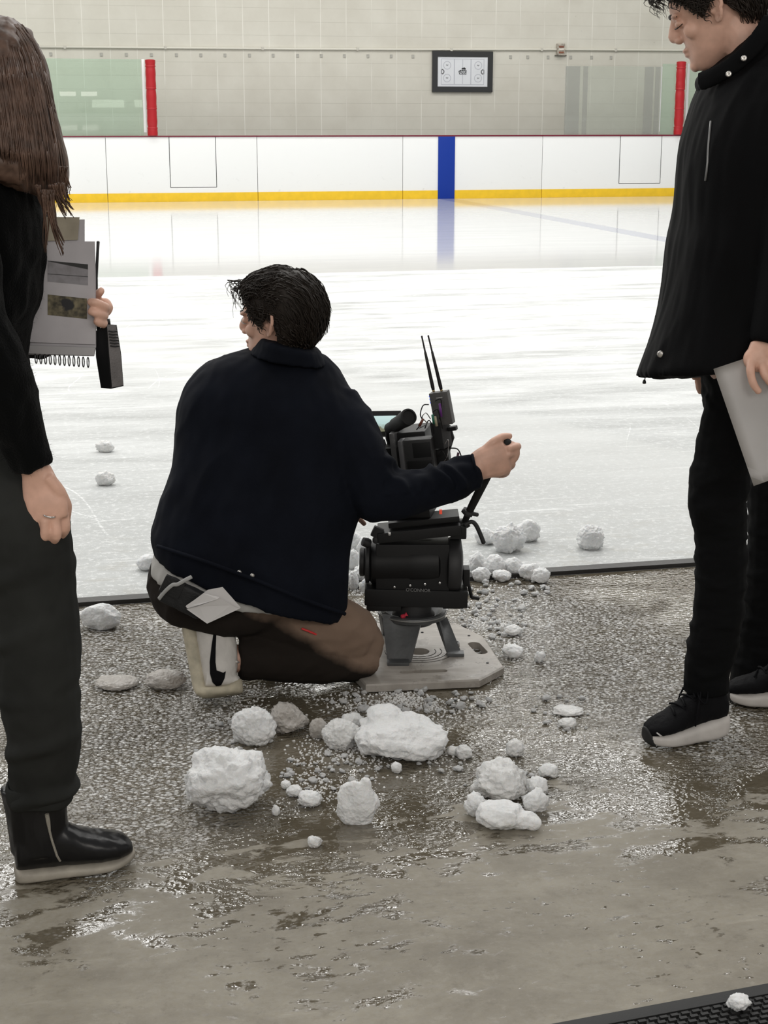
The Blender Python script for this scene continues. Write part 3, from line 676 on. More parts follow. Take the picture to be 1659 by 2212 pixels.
# right hand: fist closed round the pan bar, seen from its back
hd = lambda *l: PP(*[(x, y, 4.06 + d) for x, y, d in l])
limb(bm, [(1025, 1012, 4.06, 30, .8), (1048, 1000, 4.06, 36, .62), (1072, 992, 4.06, 40, .55), (1092, 985, 4.065, 38, .5)])
ell(bm, P(1100, 978, 4.07), .030, .018, .034)
for pts, r in ((((1098, 970, -.012), (1118, 964, .012), (1110, 970, .050), (1084, 974, .056)), .0105), (((1096, 982, -.012), (1112, 981, .014), (1102, 992, .052), (1076, 996, .056)), .0108),
               (((1092, 1000, -.010), (1106, 1003, .014), (1096, 1012, .050), (1070, 1014, .054)), .0102), (((1084, 1016, -.008), (1095, 1020, .012), (1086, 1026, .044), (1062, 1026, .048)), .0090)):
    finger(bm, hd(*pts), r, r * .85)
finger(bm, hd((1044, 975, .0), (1066, 955, -.004), (1085, 944, .010), (1103, 942, .022)), .0125, .0088)      # thumb laid over the top of the grip
# left hand: forefinger showing past the jacket
limb(bm, [(725, 1110, 4.33, 26, .6), (748, 1114, 4.31, 26, .5)])
for pts, r in ((((752, 1112, 4.30), (772, 1118, 4.29), (788, 1133, 4.29)), .0085), (((740, 1110, 4.33), (752, 1122, 4.32), (748, 1134, 4.33)), .0085), (((735, 1118, 4.35), (744, 1132, 4.34), (736, 1138, 4.35)), .008), (((728, 1120, 4.37), (734, 1134, 4.36), (726, 1138, 4.37)), .0075), (((735, 1100, 4.30), (745, 1092, 4.28), (756, 1092, 4.27)), .009)):
    finger(bm, PP(*pts), r, r * .85)
obj('body', vox(bm, .0030, 3), M_SKIN, KN)
eyes(XK, KN)
bm = NB(); ell(bm, P(1098, 1012, 4.056), .004, .003, .004)
bm.free()
def hl_k(u):
    a = abs((u + pi) % (2 * pi) - pi)             # 0 at the face
    k = [(0, .19), (.5, .20), (.85, .28), (1.1, .40), (1.22, .54), (1.36, .55), (1.46, .45), (1.66, .45), (1.85, .62), (2.0, .76), (2.3, .86), (2.7, .92), (3.2, .93)]
    for (a0, w0), (a1, w1) in zip(k, k[1:]):
        if a <= a1: return w0 + (w1 - w0) * (a - a0) / (a1 - a0)
    return .88
def w_side(u):
    a = abs((u + pi) % (2 * pi) - pi); return a < .75 or a > 1.9
def soft_side(u):
    a = abs((u + pi) % (2 * pi) - pi); f = max(0, min(1, (1.15 - a) / .6)) if a < 1.4 else max(0, min(1, (a - 1.65) / .6)); return f * f * (3 - 2 * f)
def front_k(bm, X, rnd):                          # loose curls over the brow
    for k in range(46):
        y = rnd.uniform(-.05, .06); p = V((rnd.uniform(.045, .085), y, rnd.uniform(.19, .222))); L = rnd.uniform(.03, .075); ph = rnd.uniform(0, 6); line = []
        for i in range(10):
            t = i / 9; line.append(X @ (p + V((.034 * sin(t * 2.4) + .006 * sin(ph + t * 9), .008 * sin(ph + t * 8), .012 * sin(t * 3) - L * t * t))))
        strand(bm, line, .0016)
scalp_hair(XK, 'hair', KN, M_HAIR, hl_k, lambda u: .012 + .009 * soft_side(u) + .006 * (0.5 - 0.5 * cos(u)), 2200, lambda u, w: (.05 + .03 * (1 - w)) if w_side(u) else .022, lambda u: .004 + .004 * max(0, cos(u)), lambda p, u: (-.55 - .2 * cos(u), .15 * p.y, -.7 if p.z < .17 else -.2), 3, 'short dark wavy hair', front_k)

# jacket
bm = NB()
loft2(bm, [(585, 750, 690, 765, 4.08, .07), (530, 757, 706, 775, 4.08, .085), (455, 783, 728, 800, 4.08, .115), (410, 822, 757, 840, 4.075, .14), (389, 870, 785, 885, 4.065, .15), (382, 930, 800, 955, 4.05, .155), (376, 985, 795, 1040, 4.03, .16),
           (360, 1050, 778, 1110, 4.01, .165), (337, 1115, 760, 1180, 4.0, .17), (326, 1150, 754, 1230, 3.99, .175), (332, 1178, 750, 1290, 3.985, .18), (336, 1192, 747, 1333, 3.98, .18)], 56)
limb(bm, [(725, 862, 4.07, 50), (752, 925, 4.03, 60), (780, 1000, 3.99, 68), (808, 1056, 3.98, 66), (850, 1068, 3.98, 57), (905, 1056, 4.0, 48), (960, 1044, 4.02, 44), (1005, 1026, 4.045, 38), (1027, 1015, 4.055, 35)], ends=False)
limb(bm, [(440, 880, 4.08, 55), (480, 1030, 4.24, 50), (620, 1095, 4.36, 44), (722, 1110, 4.34, 34)], ends=False)
fj = folds(.010, 7.0, (1, 1, .5), 2.0)
def jacket_folds(p, n):
    a = fj(p, n); q = p.x
    if p.x > .0 and p.z < .78 and p.z > .55: a += .006 * sin(p.x * 70 + 9 * noise.noise(p * 12))      # sleeve rucks at the elbow and forearm
    return a
jk = obj('jacket', vox(bm, .0065, 6, noise_fn=jacket_folds), M_NAVY, KN, label='dark navy cloth jacket')
bm = NB()                                         # standing collar
loft2(bm, [(540, 762, 708, 790, 4.06, .105), (553, 746, 700, 776, 4.055, .098), (560, 736, 694, 766, 4.05, .094), (565, 727, 690, 758, 4.05, .090)], 40); obj('collar', vox(bm, .005, 3, noise_fn=folds(.003, 20)), M_NAVY, jk)
bm = NB(); tube(bm, spline([tuple(P(x, y, Y)) for x, y, Y in ((1020, 982, 4.035), (1024, 1000, 4.01), (1030, 1025, 4.01), (1034, 1046, 4.035))], 4), .004, 8); obj('cuff_seam', bm, M_NAVY, jk)
bm = NB(); tube(bm, spline([tuple(P(x, y, Y)) for x, y, Y in ((340, 1180, 3.86), (440, 1212, 3.80), (560, 1256, 3.79), (660, 1296, 3.80), (745, 1326, 3.88))], 5), .0055, 8); obj('hem_band', bm, M_NAVY, jk)
for px, py in ((517, 1236), (545, 1243)):
    bm = NB(); c = P(px, py, 3.795); lathe(bm, c, (0, -1, 0), [(.006, 0), (.006, .003), (.003, .005)], 14); obj('snap_button', bm, M_SNAP, jk)
bm = NB(); tube(bm, PP((741, 1320, 3.93), (743, 1340, 3.92), (740, 1352, 3.92)), .005, 8); obj('zip_pull', bm, M_SNAP, jk)
# shirt tail under the jacket
bm = NB()
loft2(bm, [(345, 1150, 735, 1240, 3.99, .150), (334, 1190, 700, 1290, 3.985, .160), (328, 1215, 650, 1305, 3.98, .166), (329, 1231, 625, 1306, 3.978, .168)], 48)
obj('shirt_tail', vox(bm, .005, 5, noise_fn=folds(.004, 11, (1, 1, .6), 4)), M_GREYTEE, KN, label='pale grey shirt tail')
# trousers: blackish brown, tan over the knee
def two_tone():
    n = NT('trousers_tan_over_knee'); x, y, z = n.xyz(); o = MW[KN.name].translation
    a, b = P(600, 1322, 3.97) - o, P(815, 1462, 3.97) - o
    k = (b.z - a.z) / (b.x - a.x)                # the edge of the tan falls on a slant towards the knee
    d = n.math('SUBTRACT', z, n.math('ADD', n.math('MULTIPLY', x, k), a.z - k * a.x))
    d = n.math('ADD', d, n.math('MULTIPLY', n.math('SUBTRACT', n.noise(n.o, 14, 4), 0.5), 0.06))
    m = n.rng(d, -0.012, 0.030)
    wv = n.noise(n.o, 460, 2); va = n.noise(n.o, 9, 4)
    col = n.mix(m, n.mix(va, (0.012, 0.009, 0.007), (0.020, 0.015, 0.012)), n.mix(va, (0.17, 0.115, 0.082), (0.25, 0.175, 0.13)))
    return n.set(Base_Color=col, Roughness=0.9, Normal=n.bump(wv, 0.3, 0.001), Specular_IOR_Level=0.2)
bm = NB()
loft2(bm, [(336, 1195, 690, 1285, 3.99, .145), (322, 1240, 640, 1320, 3.985, .155), (324, 1275, 600, 1345, 3.98, .155), (345, 1312, 560, 1355, 3.98, .13), (400, 1330, 530, 1352, 3.98, .10)], 40)
limb(bm, [(410, 1275, 4.0, 58), (520, 1312, 3.98, 62), (640, 1345, 3.965, 72), (730, 1362, 3.985, 72), (775, 1388, 4.01, 58), (800, 1414, 4.01, 36)])
limb(bm, [(808, 1420, 4.01, 26), (770, 1424, 3.99, 46), (700, 1424, 3.955, 50), (610, 1422, 3.925, 50), (545, 1420, 3.91, 49), (518, 1420, 3.905, 46)], ends=False)
limb(bm, [(480, 1285, 4.12, 52), (560, 1240, 4.40, 54), (612, 1238, 4.56, 46), (612, 1300, 4.56, 42), (610, 1345, 4.56, 36)])
obj('trousers', vox(bm, .0060, 5, noise_fn=folds(.008, 9, (.7, 1, 1), 7)), two_tone(), KN, label='blackish brown trousers, tan over the knee')
bm = NB(); tube(bm, spline([tuple(P(x, y, Y)) for x, y, Y in ((652, 1358, 3.872), (668, 1364, 3.872), (686, 1372, 3.885))], 4), .003, 8); obj('red_tag', bm, mat('red_ribbon', (0.65, 0.04, 0.04), 0.6), KN, label='red ribbon on the thigh')
# upright shoe on the kneeling leg
XS, LS = shoe_frame(P(392, 1352, 3.90), G(420, 1534) + V((0, 0.03, 0.012)), V((1, .10, .1))); XS = XS @ Matrix.Diagonal((1, 1.12, 1.18, 1))
FLEX = LS - .032; LS = FLEX + .125; XSI = XS.inverted()
def tucked(bm, zc=.030, amax=radians(84)):
    """bends the forefoot up at the ball, as under a kneeling person"""
    for v in bm.verts:
        p = XSI @ v.co
        if p.x > FLEX:
            a = (p.x - FLEX) / zc; ex = max(0.0, a - amax) * zc; r = zc - p.z if ex > 0 else max(zc - p.z, .001); a = min(a, amax)
            v.co = XS @ V((FLEX + r * sin(a) + ex * cos(a), p.y, zc - r * cos(a) + ex * sin(a)))
    return bm
sh_rows = [(0, .020, .004, .030, 0), (.03, .034, .0, .034, 0), (.2, .037, .0, .034, 0), (.45, .037, .0, .032, 0), (.70, .047, .0, .030, 0), (.88, .044, .0, .029, 0), (.97, .030, .002, .030, 0), (1.0, .014, .006, .026, 0)]
bm = NB(); shoe_body(bm, XS, LS, [(r[0], r[1], r[2], r[3] + (.012 if r[0] > .9 else 0), 0) for r in sh_rows], 3.2); tucked(bm); sole = obj('shoe', vox(bm, .0030, 2), M_CREAM, KN, label='worn white shoe with stained cream sole')
bm = NB(); shoe_body(bm, XS, LS, [(.02, .030, .02, .085, 0), (.06, .037, .02, .106, 0), (.18, .039, .018, .114, 0), (.34, .039, .018, .112, 0), (.48, .039, .018, .104, 0), (.62, .042, .018, .088, 0), (.78, .043, .022, .068, 0), (.9, .037, .022, .060, 0), (.965, .026, .024, .052, 0), (.985, .012, .026, .044, 0)], 2.5); tucked(bm)
upK = obj('upper', vox(bm, .0035, 4, noise_fn=folds(.0015, 40)), M_WHITELEA, sole, label='white leather upper')
bm = NB()
for i in range(5):
    t = .42 + .09 * i; h = .108 - .011 * i
    tube(bm, [XS @ V((t * LS, y, h - abs(y) * 6 * abs(y) * 6 * .25 + .002)) for y in (-.022, -.011, 0, .011, .022)], .003, 8)
obj('laces', bm, M_WHITELEA, sole)
tk = [(463, 1356), (468, 1357), (466, 1400), (465.5, 1430), (468, 1448), (474, 1456), (482, 1453), (488, 1450), (485, 1466), (478, 1480), (468, 1483), (459, 1474), (453.5, 1455), (453, 1430), (457, 1395)]
TK_PTS = tk
me_up = upK
def stick_on(pts_px, target, lift=.0030):
    """lays a flat mark seen at pixels onto the surface of target, following it"""
    mw = MW[target.name]; inv = mw.inverted(); o = inv @ CAM; me = target.data
    from mathutils.bvhtree import BVHTree
    bv = BVHTree.FromPolygons([v.co for v in me.vertices], [p.vertices for p in me.polygons])
    bm = NB(); vs = [bm.verts.new((x, y, 0)) for x, y in pts_px]; f = bm.faces.new(vs)
    bmesh.ops.triangulate(bm, faces=[f]); bmesh.ops.subdivide_edges(bm, edges=bm.edges[:], cuts=6, use_grid_fill=True)
    bad = []
    last = 4.0
    for v in bm.verts:
        d = (inv.to_3x3() @ ray(v.co.x, v.co.y)).normalized(); h = bv.ray_cast(o, d)
        if h[0] is None: bad.append(v); continue
        v.co = mw @ (h[0] - d * lift)
    bmesh.ops.delete(bm, geom=bad, context='VERTS')
    return bm
obj('swoosh', stick_on(TK_PTS, me_up), M_BLKPAINT, sole, smooth=False, label='black curved tick mark')
# planted left shoe, mostly hidden behind the kneeling leg
XL, LL = shoe_frame(P(595, 1345, 4.60) * 1.0 - V((0, 0, P(595, 1345, 4.60).z)), V((-.20, 4.86, 0)))
bm = NB(); shoe_body(bm, XL, .28, sh_rows, 3.2); s2 = obj('shoe', bm, M_CREAM, KN)
bm = NB(); shoe_body(bm, XL, .28, [(.02, .026, .03, .085, 0), (.06, .033, .028, .10, 0), (.2, .036, .026, .105, 0), (.45, .036, .026, .095, 0), (.62, .041, .024, .08, 0), (.8, .042, .022, .06, 0), (.96, .02, .024, .038, 0)], 2.5); obj('upper', bm, M_WHITELEA, s2)

# tool pouch at the waist and the folded paper stuck in it
t = thing('tool_pouch', P(390, 1290, 3.80), 'black tool pouch with a grey strap hung at the waist of the kneeling person', 'pouch')
bm = NB(); R = Matrix.Rotation(radians(-27), 3, 'Y').inverted()
R = Matrix.Rotation(radians(27), 3, 'Y'); box(bm, P(397, 1290, 3.79), .115, .035, .068, R, .010)
M_POUCH = mat('black_nylon', (0.010, 0.010, 0.011), 0.6, bump=(200, 0.4)); obj('pocket', vox(bm, .003, 2, noise_fn=folds(.003, 18)), M_POUCH, t)
bm = NB(); box(bm, P(372, 1268, 3.775), .055, .014, .05, R, .006); obj('flap', bm, M_POUCH, t, 40)
bm = NB()
tube(bm, spline([tuple(P(x, y, Y)) for x, y, Y in ((343, 1294, 3.772), (356, 1278, 3.762), (372, 1264, 3.758), (384, 1262, 3.757), (402, 1252, 3.757), (414, 1246, 3.765))], 5), (.005, .0018), 8); obj('strap', bm, mat('pale_webbing', (0.40, 0.40, 0.39), 0.7), t, label='pale grey strap')
t = thing('folded_paper', P(460, 1308, 3.75), 'folded white paper sticking out of the black tool pouch', 'paper')
M_PAPER = mat('white_paper', (0.72, 0.70, 0.69), 0.8, var=(9, 0.04))
pl = NB()
def sheet(bm, px, Y, Ys=None, th=.0012): slab(bm, [P(x, y, Y if Ys is None else Ys[i]) for i, (x, y) in enumerate(px)], th)
sheet(pl, [(401, 1310), (449, 1274), (481, 1268), (520, 1312), (447, 1346)], 3.76); obj('back_leaf', pl, M_PAPER, t, False)
pl = NB(); sheet(pl, [(403, 1316), (430, 1309), (474, 1292), (500, 1306), (519, 1314), (447, 1347)], 0, (3.757, 3.752, 3.748, 3.752, 3.757, 3.750)); obj('front_leaf', pl, M_PAPER, t, False)
pl = NB(); sheet(pl, [(402, 1308), (440, 1282), (474, 1290), (470, 1294), (432, 1306), (404, 1314)], 0, (3.758, 3.752, 3.746, 3.744, 3.746, 3.756)); obj('fold', pl, M_PAPER, t, False)
# ================================================================== PERSON standing at the right
RM = thing('person', G(1500, 1590), 'person in a long black jacket and black trousers standing at the right, looking down', 'person')
XR = HX((1445, 98), 3.68, radians(16), radians(24), s=1.0)
bm = head_bm(XR)
tube(bm, [XR @ V(p) for p in ((-.022, 0, .085), (-.034, 0, .035), (-.050, 0, -.01))] + [P(1600, 190, 3.66)], [.058, .058, .062, .085], 20)
loft2(bm, [(1535, 190, 1690, 150, 3.64, .10), (1500, 300, 1735, 260, 3.63, .17), (1495, 420, 1735, 420, 3.63, .18), (1510, 560, 1725, 560, 3.63, .165), (1515, 700, 1730, 700, 3.63, .165), (1520, 800, 1735, 800, 3.63, .165), (1530, 860, 1720, 860, 3.63, .15)], 28)
limb(bm, [(1640, 820, 3.60, 70), (1572, 940, 3.59, 56), (1560, 1050, 3.58, 54), (1556, 1180, 3.59, 48), (1550, 1340, 3.60, 40), (1530, 1470, 3.62, 34), (1520, 1530, 3.62, 30)])
limb(bm, [(1665, 820, 3.78, 66), (1685, 960, 3.92, 56), (1680, 1100, 3.94, 50), (1668, 1260, 3.97, 44), (1650, 1400, 4.0, 38), (1640, 1470, 4.0, 32)])
limb(bm, [(1700, 215, 3.52, 50), (1712, 450, 3.38, 46), (1690, 620, 3.35, 40), (1664, 735, 3.33, 29), (1650, 772, 3.32, 30, .6)])
limb(bm, [(1640, 260, 3.82, 46), (1600, 480, 3.92, 42), (1560, 680, 3.96, 36), (1540, 780, 3.96, 27), (1530, 805, 3.96, 27, .6)])
# near hand: pinching the sheet, forefinger down its face
limb(bm, [(1650, 745, 3.33, 30, .7), (1646, 768, 3.32, 34, .5), (1640, 786, 3.315, 32, .45)])
ell(bm, P(1640, 775, 3.32), .036, .018, .030)
for pts, r in ((((1624, 772, 3.315), (1621, 800, 3.300), (1627, 828, 3.296), (1640, 847, 3.298)), .0098), (((1645, 782, 3.31), (1652, 808, 3.296), (1664, 826, 3.294), (1676, 836, 3.298)), .0100),
               (((1662, 784, 3.31), (1676, 806, 3.296), (1688, 820, 3.294), (1698, 826, 3.298)), .0096), (((1678, 780, 3.31), (1694, 798, 3.298), (1704, 808, 3.297), (1712, 812, 3.30)), .0088),
               (((1632, 766, 3.33), (1626, 796, 3.355), (1632, 826, 3.352), (1642, 842, 3.350)), .0108)):
    finger(bm, PP(*pts), r, r * .8)
# far hand: fingers below the hem on the other side
limb(bm, [(1535, 785, 3.96, 26, .6), (1526, 806, 3.96, 28, .5)])
for pts, r in ((((1512, 800, 3.955), (1508, 822, 3.95), (1510, 838, 3.95), (1513, 848, 3.955)), .0092), (((1521, 806, 3.96), (1517, 826, 3.955), (1518, 840, 3.955), (1521, 850, 3.96)), .0092), (((1530, 808, 3.965), (1528, 828, 3.96), (1529, 838, 3.96), (1531, 848, 3.965)), .0088), (((1538, 806, 3.97), (1538, 824, 3.967), (1539, 832, 3.967), (1540, 840, 3.97)), .0080), (((1512, 790, 3.95), (1503, 802, 3.94), (1500, 812, 3.938), (1501, 818, 3.938)), .0098)):
    finger(bm, PP(*pts), r, r * .8)
obj('body', vox(bm, .0030, 3), M_SKIN, RM)
eyes(XR, RM, True)
def hl_r(u):
    a = abs((u + pi) % (2 * pi) - pi)
    k = [(0, .20), (.5, .22), (.85, .32), (1.1, .42), (1.22, .54), (1.36, .55), (1.46, .45), (1.66, .45), (1.85, .50), (2.0, .58), (2.3, .64), (2.7, .68), (3.2, .70)]
    for (a0, w0), (a1, w1) in zip(k, k[1:]):
        if a <= a1: return w0 + (w1 - w0) * (a - a0) / (a1 - a0)
    return .88
def front_r(bm, X, rnd):
    for k in range(60):
        y = rnd.uniform(-.05, .055); p = V((rnd.uniform(.055, .088), y, rnd.uniform(.185, .215))); L = rnd.uniform(.01, .045); ph = rnd.uniform(0, 6); line = []
        for i in range(10):
            t = i / 9; line.append(X @ (p + V((.040 * sin(t * 2.2) + .006 * sin(ph + t * 10), .007 * sin(ph + t * 9), .010 * sin(t * 3) - L * t * t))))
        strand(bm, line, .0016)
scalp_hair(XR, 'hair', RM, M_HAIR, hl_r, lambda u: .010 + .009 * soft_side(u) + .004 * (0.5 - 0.5 * cos(u)), 1900, lambda u, w: (.04 + .03 * (1 - w)) if w_side(u) else .02, lambda u: .003 + .003 * max(0, cos(u)), lambda p, u: (-.45 - .2 * cos(u), .15 * p.y, -.7 if p.z < .17 else -.2), 8, 'short dark hair', front_r)
# jacket
bm = NB()
loft2(bm, [(1528, 160, 1690, 70, 3.64, .10), (1508, 205, 1722, 120, 3.63, .17), (1490, 262, 1748, 200, 3.62, .215), (1476, 325, 1762, 290, 3.615, .235), (1469, 400, 1770, 390, 3.61, .24), (1464, 470, 1772, 470, 3.61, .24), (1451, 530, 1773, 530, 3.61, .24), (1438, 610, 1774, 600, 3.61, .24), (1420, 690, 1776, 685, 3.61, .245, .06), (1398, 760, 1778, 750, 3.61, .25, .13), (1379, 812, 1780, 796, 3.61, .255, .17)], 60)
limb(bm, [(1700, 190, 3.50, 66), (1718, 320, 3.42, 72), (1716, 470, 3.37, 70), (1696, 610, 3.35, 60), (1672, 705, 3.335, 48), (1664, 742, 3.33, 44)], ends=False)
limb(bm, [(1640, 260, 3.80, 56), (1600, 480, 3.90, 54), (1565, 680, 3.95, 48), (1545, 775, 3.96, 38)], ends=False)
fr = folds(.007, 6.0, (1.6, 1.6, .30), 9.0)
def r_folds(p, n):
    a = fr(p, n); t = max(0.0, min(1.0, (1.35 - p.z) / .5))
    return a + t * .007 * sin(p.x * 30 + p.y * 16 + p.z * 2 + 4 * noise.noise(p * 2.5))
jr = obj('jacket', vox(bm, .0065, 5, noise_fn=r_folds), M_BLACK, RM, label='long black jacket flaring open at the hem')
bm = NB()                                         # turned up collar with a dropped front tab
loft2(bm, [(1512, 196, 1712, 110, 3.645, .145), (1508, 178, 1700, 72, 3.645, .135), (1520, 158, 1690, 38, 3.65, .120), (1540, 140, 1680, 12, 3.655, .11)], 48)
obj('collar', vox(bm, .005, 3, noise_fn=folds(.004, 14)), M_BLACK, jr)
bm = NB(); tube(bm, spline([tuple(P(x, y, Y)) for x, y, Y in ((1512, 176, 3.56), (1540, 166, 3.53), (1572, 148, 3.51), (1606, 122, 3.50), (1636, 88, 3.50), (1668, 40, 3.53))], 5), (.022, .008), 10); obj('collar_tab', vox(bm, .004, 3), M_BLACK, jr)
for px, py in ((1607, 126), (1574, 160)):
    bm = NB(); lathe(bm, P(px, py, 3.478), (-.2, -1, .1), [(.0065, 0), (.0065, .003), (.004, .0045), (.002, .003)], 16); obj('snap_button', bm, M_SNAP, jr, label='silver snap button')
bm = NB(); lathe(bm, on_surface([(1427, 765)], jr)[0], (-.5, -1, 0), [(.008, -.01), (.008, .003), (.005, .0045)], 14); obj('snap_button', bm, M_SNAP, jr, label='silver snap button')
bm = NB(); tube(bm, on_surface([(1536, 262), (1534, 280), (1532, 300), (1530, 325), (1529, 350), (1527, 370), (1524, 390)], jr, .0005), .0028, 6); obj('zip_edge', bm, mat('zip_teeth', (0.22, 0.22, 0.22), 0.4, 0.6), jr, label='pale zip edge')
bm = NB(); tube(bm, PP((1394, 812, 3.58), (1393, 820, 3.58)), .0012, 6, ends=False); lathe(bm, P(1392, 820, 3.58), (0, 0, -1), [(.002, 0), (.004, .004), (.0045, .009), (.002, .010)], 12); obj('cord_stop', bm, M_OUTSOLE, jr)
# trousers
bm = NB()
loft2(bm, [(1524, 780, 1745, 780, 3.63, .17), (1523, 850, 1738, 850, 3.63, .165), (1530, 900, 1720, 900, 3.63, .13)], 30)
limb(bm, [(1620, 830, 3.60, 88), (1572, 930, 3.59, 62), (1560, 1000, 3.58, 63), (1552, 1070, 3.575, 63), (1554, 1130, 3.58, 57), (1558, 1210, 3.585, 54), (1553, 1310, 3.59, 53), (1540, 1390, 3.60, 53), (1528, 1440, 3.605, 50), (1526, 1490, 3.61, 47)], ends=False)
limb(bm, [(1665, 830, 3.78, 76), (1690, 960, 3.92, 70), (1682, 1100, 3.94, 64), (1672, 1250, 3.97, 60), (1655, 1360, 4.0, 60), (1645, 1440, 4.0, 66), (1645, 1492, 4.0, 68)], ends=False)
ft = folds(.007, 12, (.6, .6, 1.3), 5)
def t_folds(p, n):
    return ft(p, n) + .006 * max(0, noise.noise(V((p.x * 7, p.y * 7, p.z * 22)))) * (1.3 if .40 < p.z < .75 else .5)
obj('trousers', vox(bm, .0060, 4, noise_fn=t_folds), M_TROUS, RM, label='black trousers')
# running shoes
def runner(heel, toe, name):
    X, L = shoe_frame(heel, toe)
    bm = NB(); shoe_body(bm, X, L, [(-.03, .016, .030, .060, 0), (0, .030, .014, .064, 0), (.06, .038, .006, .064, 0), (.2, .040, .0, .058, 0), (.38, .040, .0, .050, 0), (.55, .045, .0, .044, 0), (.75, .049, .002, .038, 0), (.9, .040, .008, .036, 0), (.97, .026, .014, .036, 0), (1.0, .012, .020, .034, 0)], 3.4)
    s = obj('shoe', vox(bm, .003, 2), M_FOAM, RM, label=name)
    bm = NB(); shoe_body(bm, X, L, [(.0, .020, .055, .105, 0), (.05, .032, .048, .128, 0), (.16, .035, .046, .135, 0), (.30, .035, .044, .138, 0), (.42, .036, .040, .126, 0), (.55, .040, .036, .104, 0), (.70, .043, .032, .082, 0), (.85, .040, .030, .068, 0), (.95, .028, .028, .056, 0), (.995, .012, .028, .044, 0)], 2.3)
    up = obj('upper', vox(bm, .0035, 4, noise_fn=folds(.002, 40)), M_MESHUP, s, label='charcoal knit upper')
    bm = NB()
    for i in range(6):
        t = .36 + .062 * i; h = .135 - .0098 * i
        tube(bm, [X @ V((t * L + .006 * (1 if i % 2 else -1) * (y / .02), y, h + .004 - 9 * y * y)) for y in (-.026, -.013, 0, .013, .026)], .0028, 8)
    for s2, e in ((1, .012), (-1, .02)):
        tube(bm, [X @ V(q) for q in spline([(.36 * L, s2 * .006, .142), (.40 * L, s2 * .030, .138), (.46 * L, s2 * .046, .105), (.50 * L, s2 * .050 , .070 - e)], 4)], .0024, 8)
        tube(bm, [X @ V(q) for q in spline([(.36 * L, s2 * .004, .142), (.33 * L, s2 * .034, .145), (.38 * L, s2 * .050, .115), (.44 * L, s2 * .040, .125), (.37 * L, 0, .143)], 4)], .0022, 8)
    obj('laces', bm, M_BLKPAINT, s, label='black laces')
    bm = NB(); shoe_body(bm, X, L, [(.93, .034, .004, .022, 0), (.985, .024, .010, .050, 0), (1.012, .010, .020, .050, 0)], 2.6); obj('toe_bumper', vox(bm, .003, 2), M_OUTSOLE, s)
    bm = NB(); tube(bm, [X @ V(q) for q in ((.30 * L, -.02, .150), (.285 * L, 0, .156), (.30 * L, .02, .150))], (.008, .004), 10); obj('tongue', bm, M_MESHUP, s)
    return s, up, X, L
sA, upA, XA, LA = runner(G(1562, 1588), G(1392, 1612), 'black running shoe with thick pale sole')
mark = stick_on([(1417, 1583), (1420, 1582), (1431, 1590), (1437, 1591), (1438, 1595), (1434, 1598), (1426, 1597), (1428, 1594), (1424, 1589)], upA, .002)
obj('white_mark', mark, mat('white_mark', (0.75, 0.74, 0.74), 0.4), sA, smooth=False, label='small white tick mark')
runner(G(1760, 1526), G(1567, 1516), 'pale soled running shoe half hidden behind')
# the sheet of paper in the near hand
t = thing('paper_sheet', P(1640, 900, 3.32), 'blank white sheet of paper held by the person in the black jacket', 'paper')
bm = NB(); A, B, Cc, D = (1541, 797, 3.31), (1724, 736, 3.345), (1812, 984, 3.35), (1628, 1050, 3.315); rows = []
for i in range(13):
    r = []
    for j in range(9):
        u, v = j / 8, i / 12; q = [A[k] * (1 - u) * (1 - v) + B[k] * u * (1 - v) + Cc[k] * u * v + D[k] * (1 - u) * v for k in range(3)]
        r.append(bm.verts.new(P(q[0], q[1], q[2] + .008 * sin(u * 3.1) * sin(v * 2.2))))
    rows.append(r)
for a, b in zip(rows, rows[1:]):
    for j in range(8): bm.faces.new((a[j], a[j + 1], b[j + 1], b[j]))
bmesh.ops.solidify(bm, geom=bm.faces[:], thickness=0.0008)
obj('sheet', bm, M_PAPER, t)
# ================================================================== PERSON standing at the left edge
WM = thing('person', G(80, 1905), 'long haired person in a fuzzy black sweater and charcoal trousers standing at the left edge', 'person')
XW = Matrix.Translation(P(-62, 318, 2.98)) @ Matrix.Rotation(radians(28), 4, 'Z') @ Matrix.Rotation(radians(14), 4, 'Y')
bm = head_bm(XW)
tube(bm, [XW @ V(p) for p in ((-.022, 0, .085), (-.034, 0, .035), (-.045, 0, -.02))] + [P(-95, 410, 2.96)], [.050, .050, .054, .085], 18)
loft2(bm, [(-180, 380, 10, 360, 2.98, .12), (-195, 480, 60, 470, 2.98, .15), (-195, 600, 60, 600, 2.98, .15), (-195, 740, 35, 740, 2.98, .13), (-200, 900, 40, 900, 2.98, .15), (-190, 1010, 36, 1010, 2.98, .13), (-150, 1080, 10, 1080, 2.98, .10)], 26)
limb(bm, [(-90, 430, 2.80, 48), (-70, 640, 2.74, 46), (-30, 780, 2.73, 42), (30, 920, 2.75, 36), (68, 1000, 2.76, 30), (80, 1030, 2.76, 32, .7)])
limb(bm, [(-60, 440, 3.15, 46), (10, 620, 3.22, 42), (60, 720, 3.22, 38), (140, 720, 3.13, 30), (180, 690, 3.05, 26, .8)])
limb(bm, [(-30, 1040, 2.93, 64), (40, 1160, 2.84, 70), (72, 1320, 2.82, 70), (84, 1460, 2.82, 66), (88, 1600, 2.85, 50), (84, 1720, 2.86, 34), (84, 1840, 2.86, 30)])
limb(bm, [(-90, 1040, 3.06, 70), (-170, 1200, 3.16, 72), (-230, 1400, 3.18, 66), (-260, 1560, 3.18, 52), (-272, 1640, 3.18, 34)])
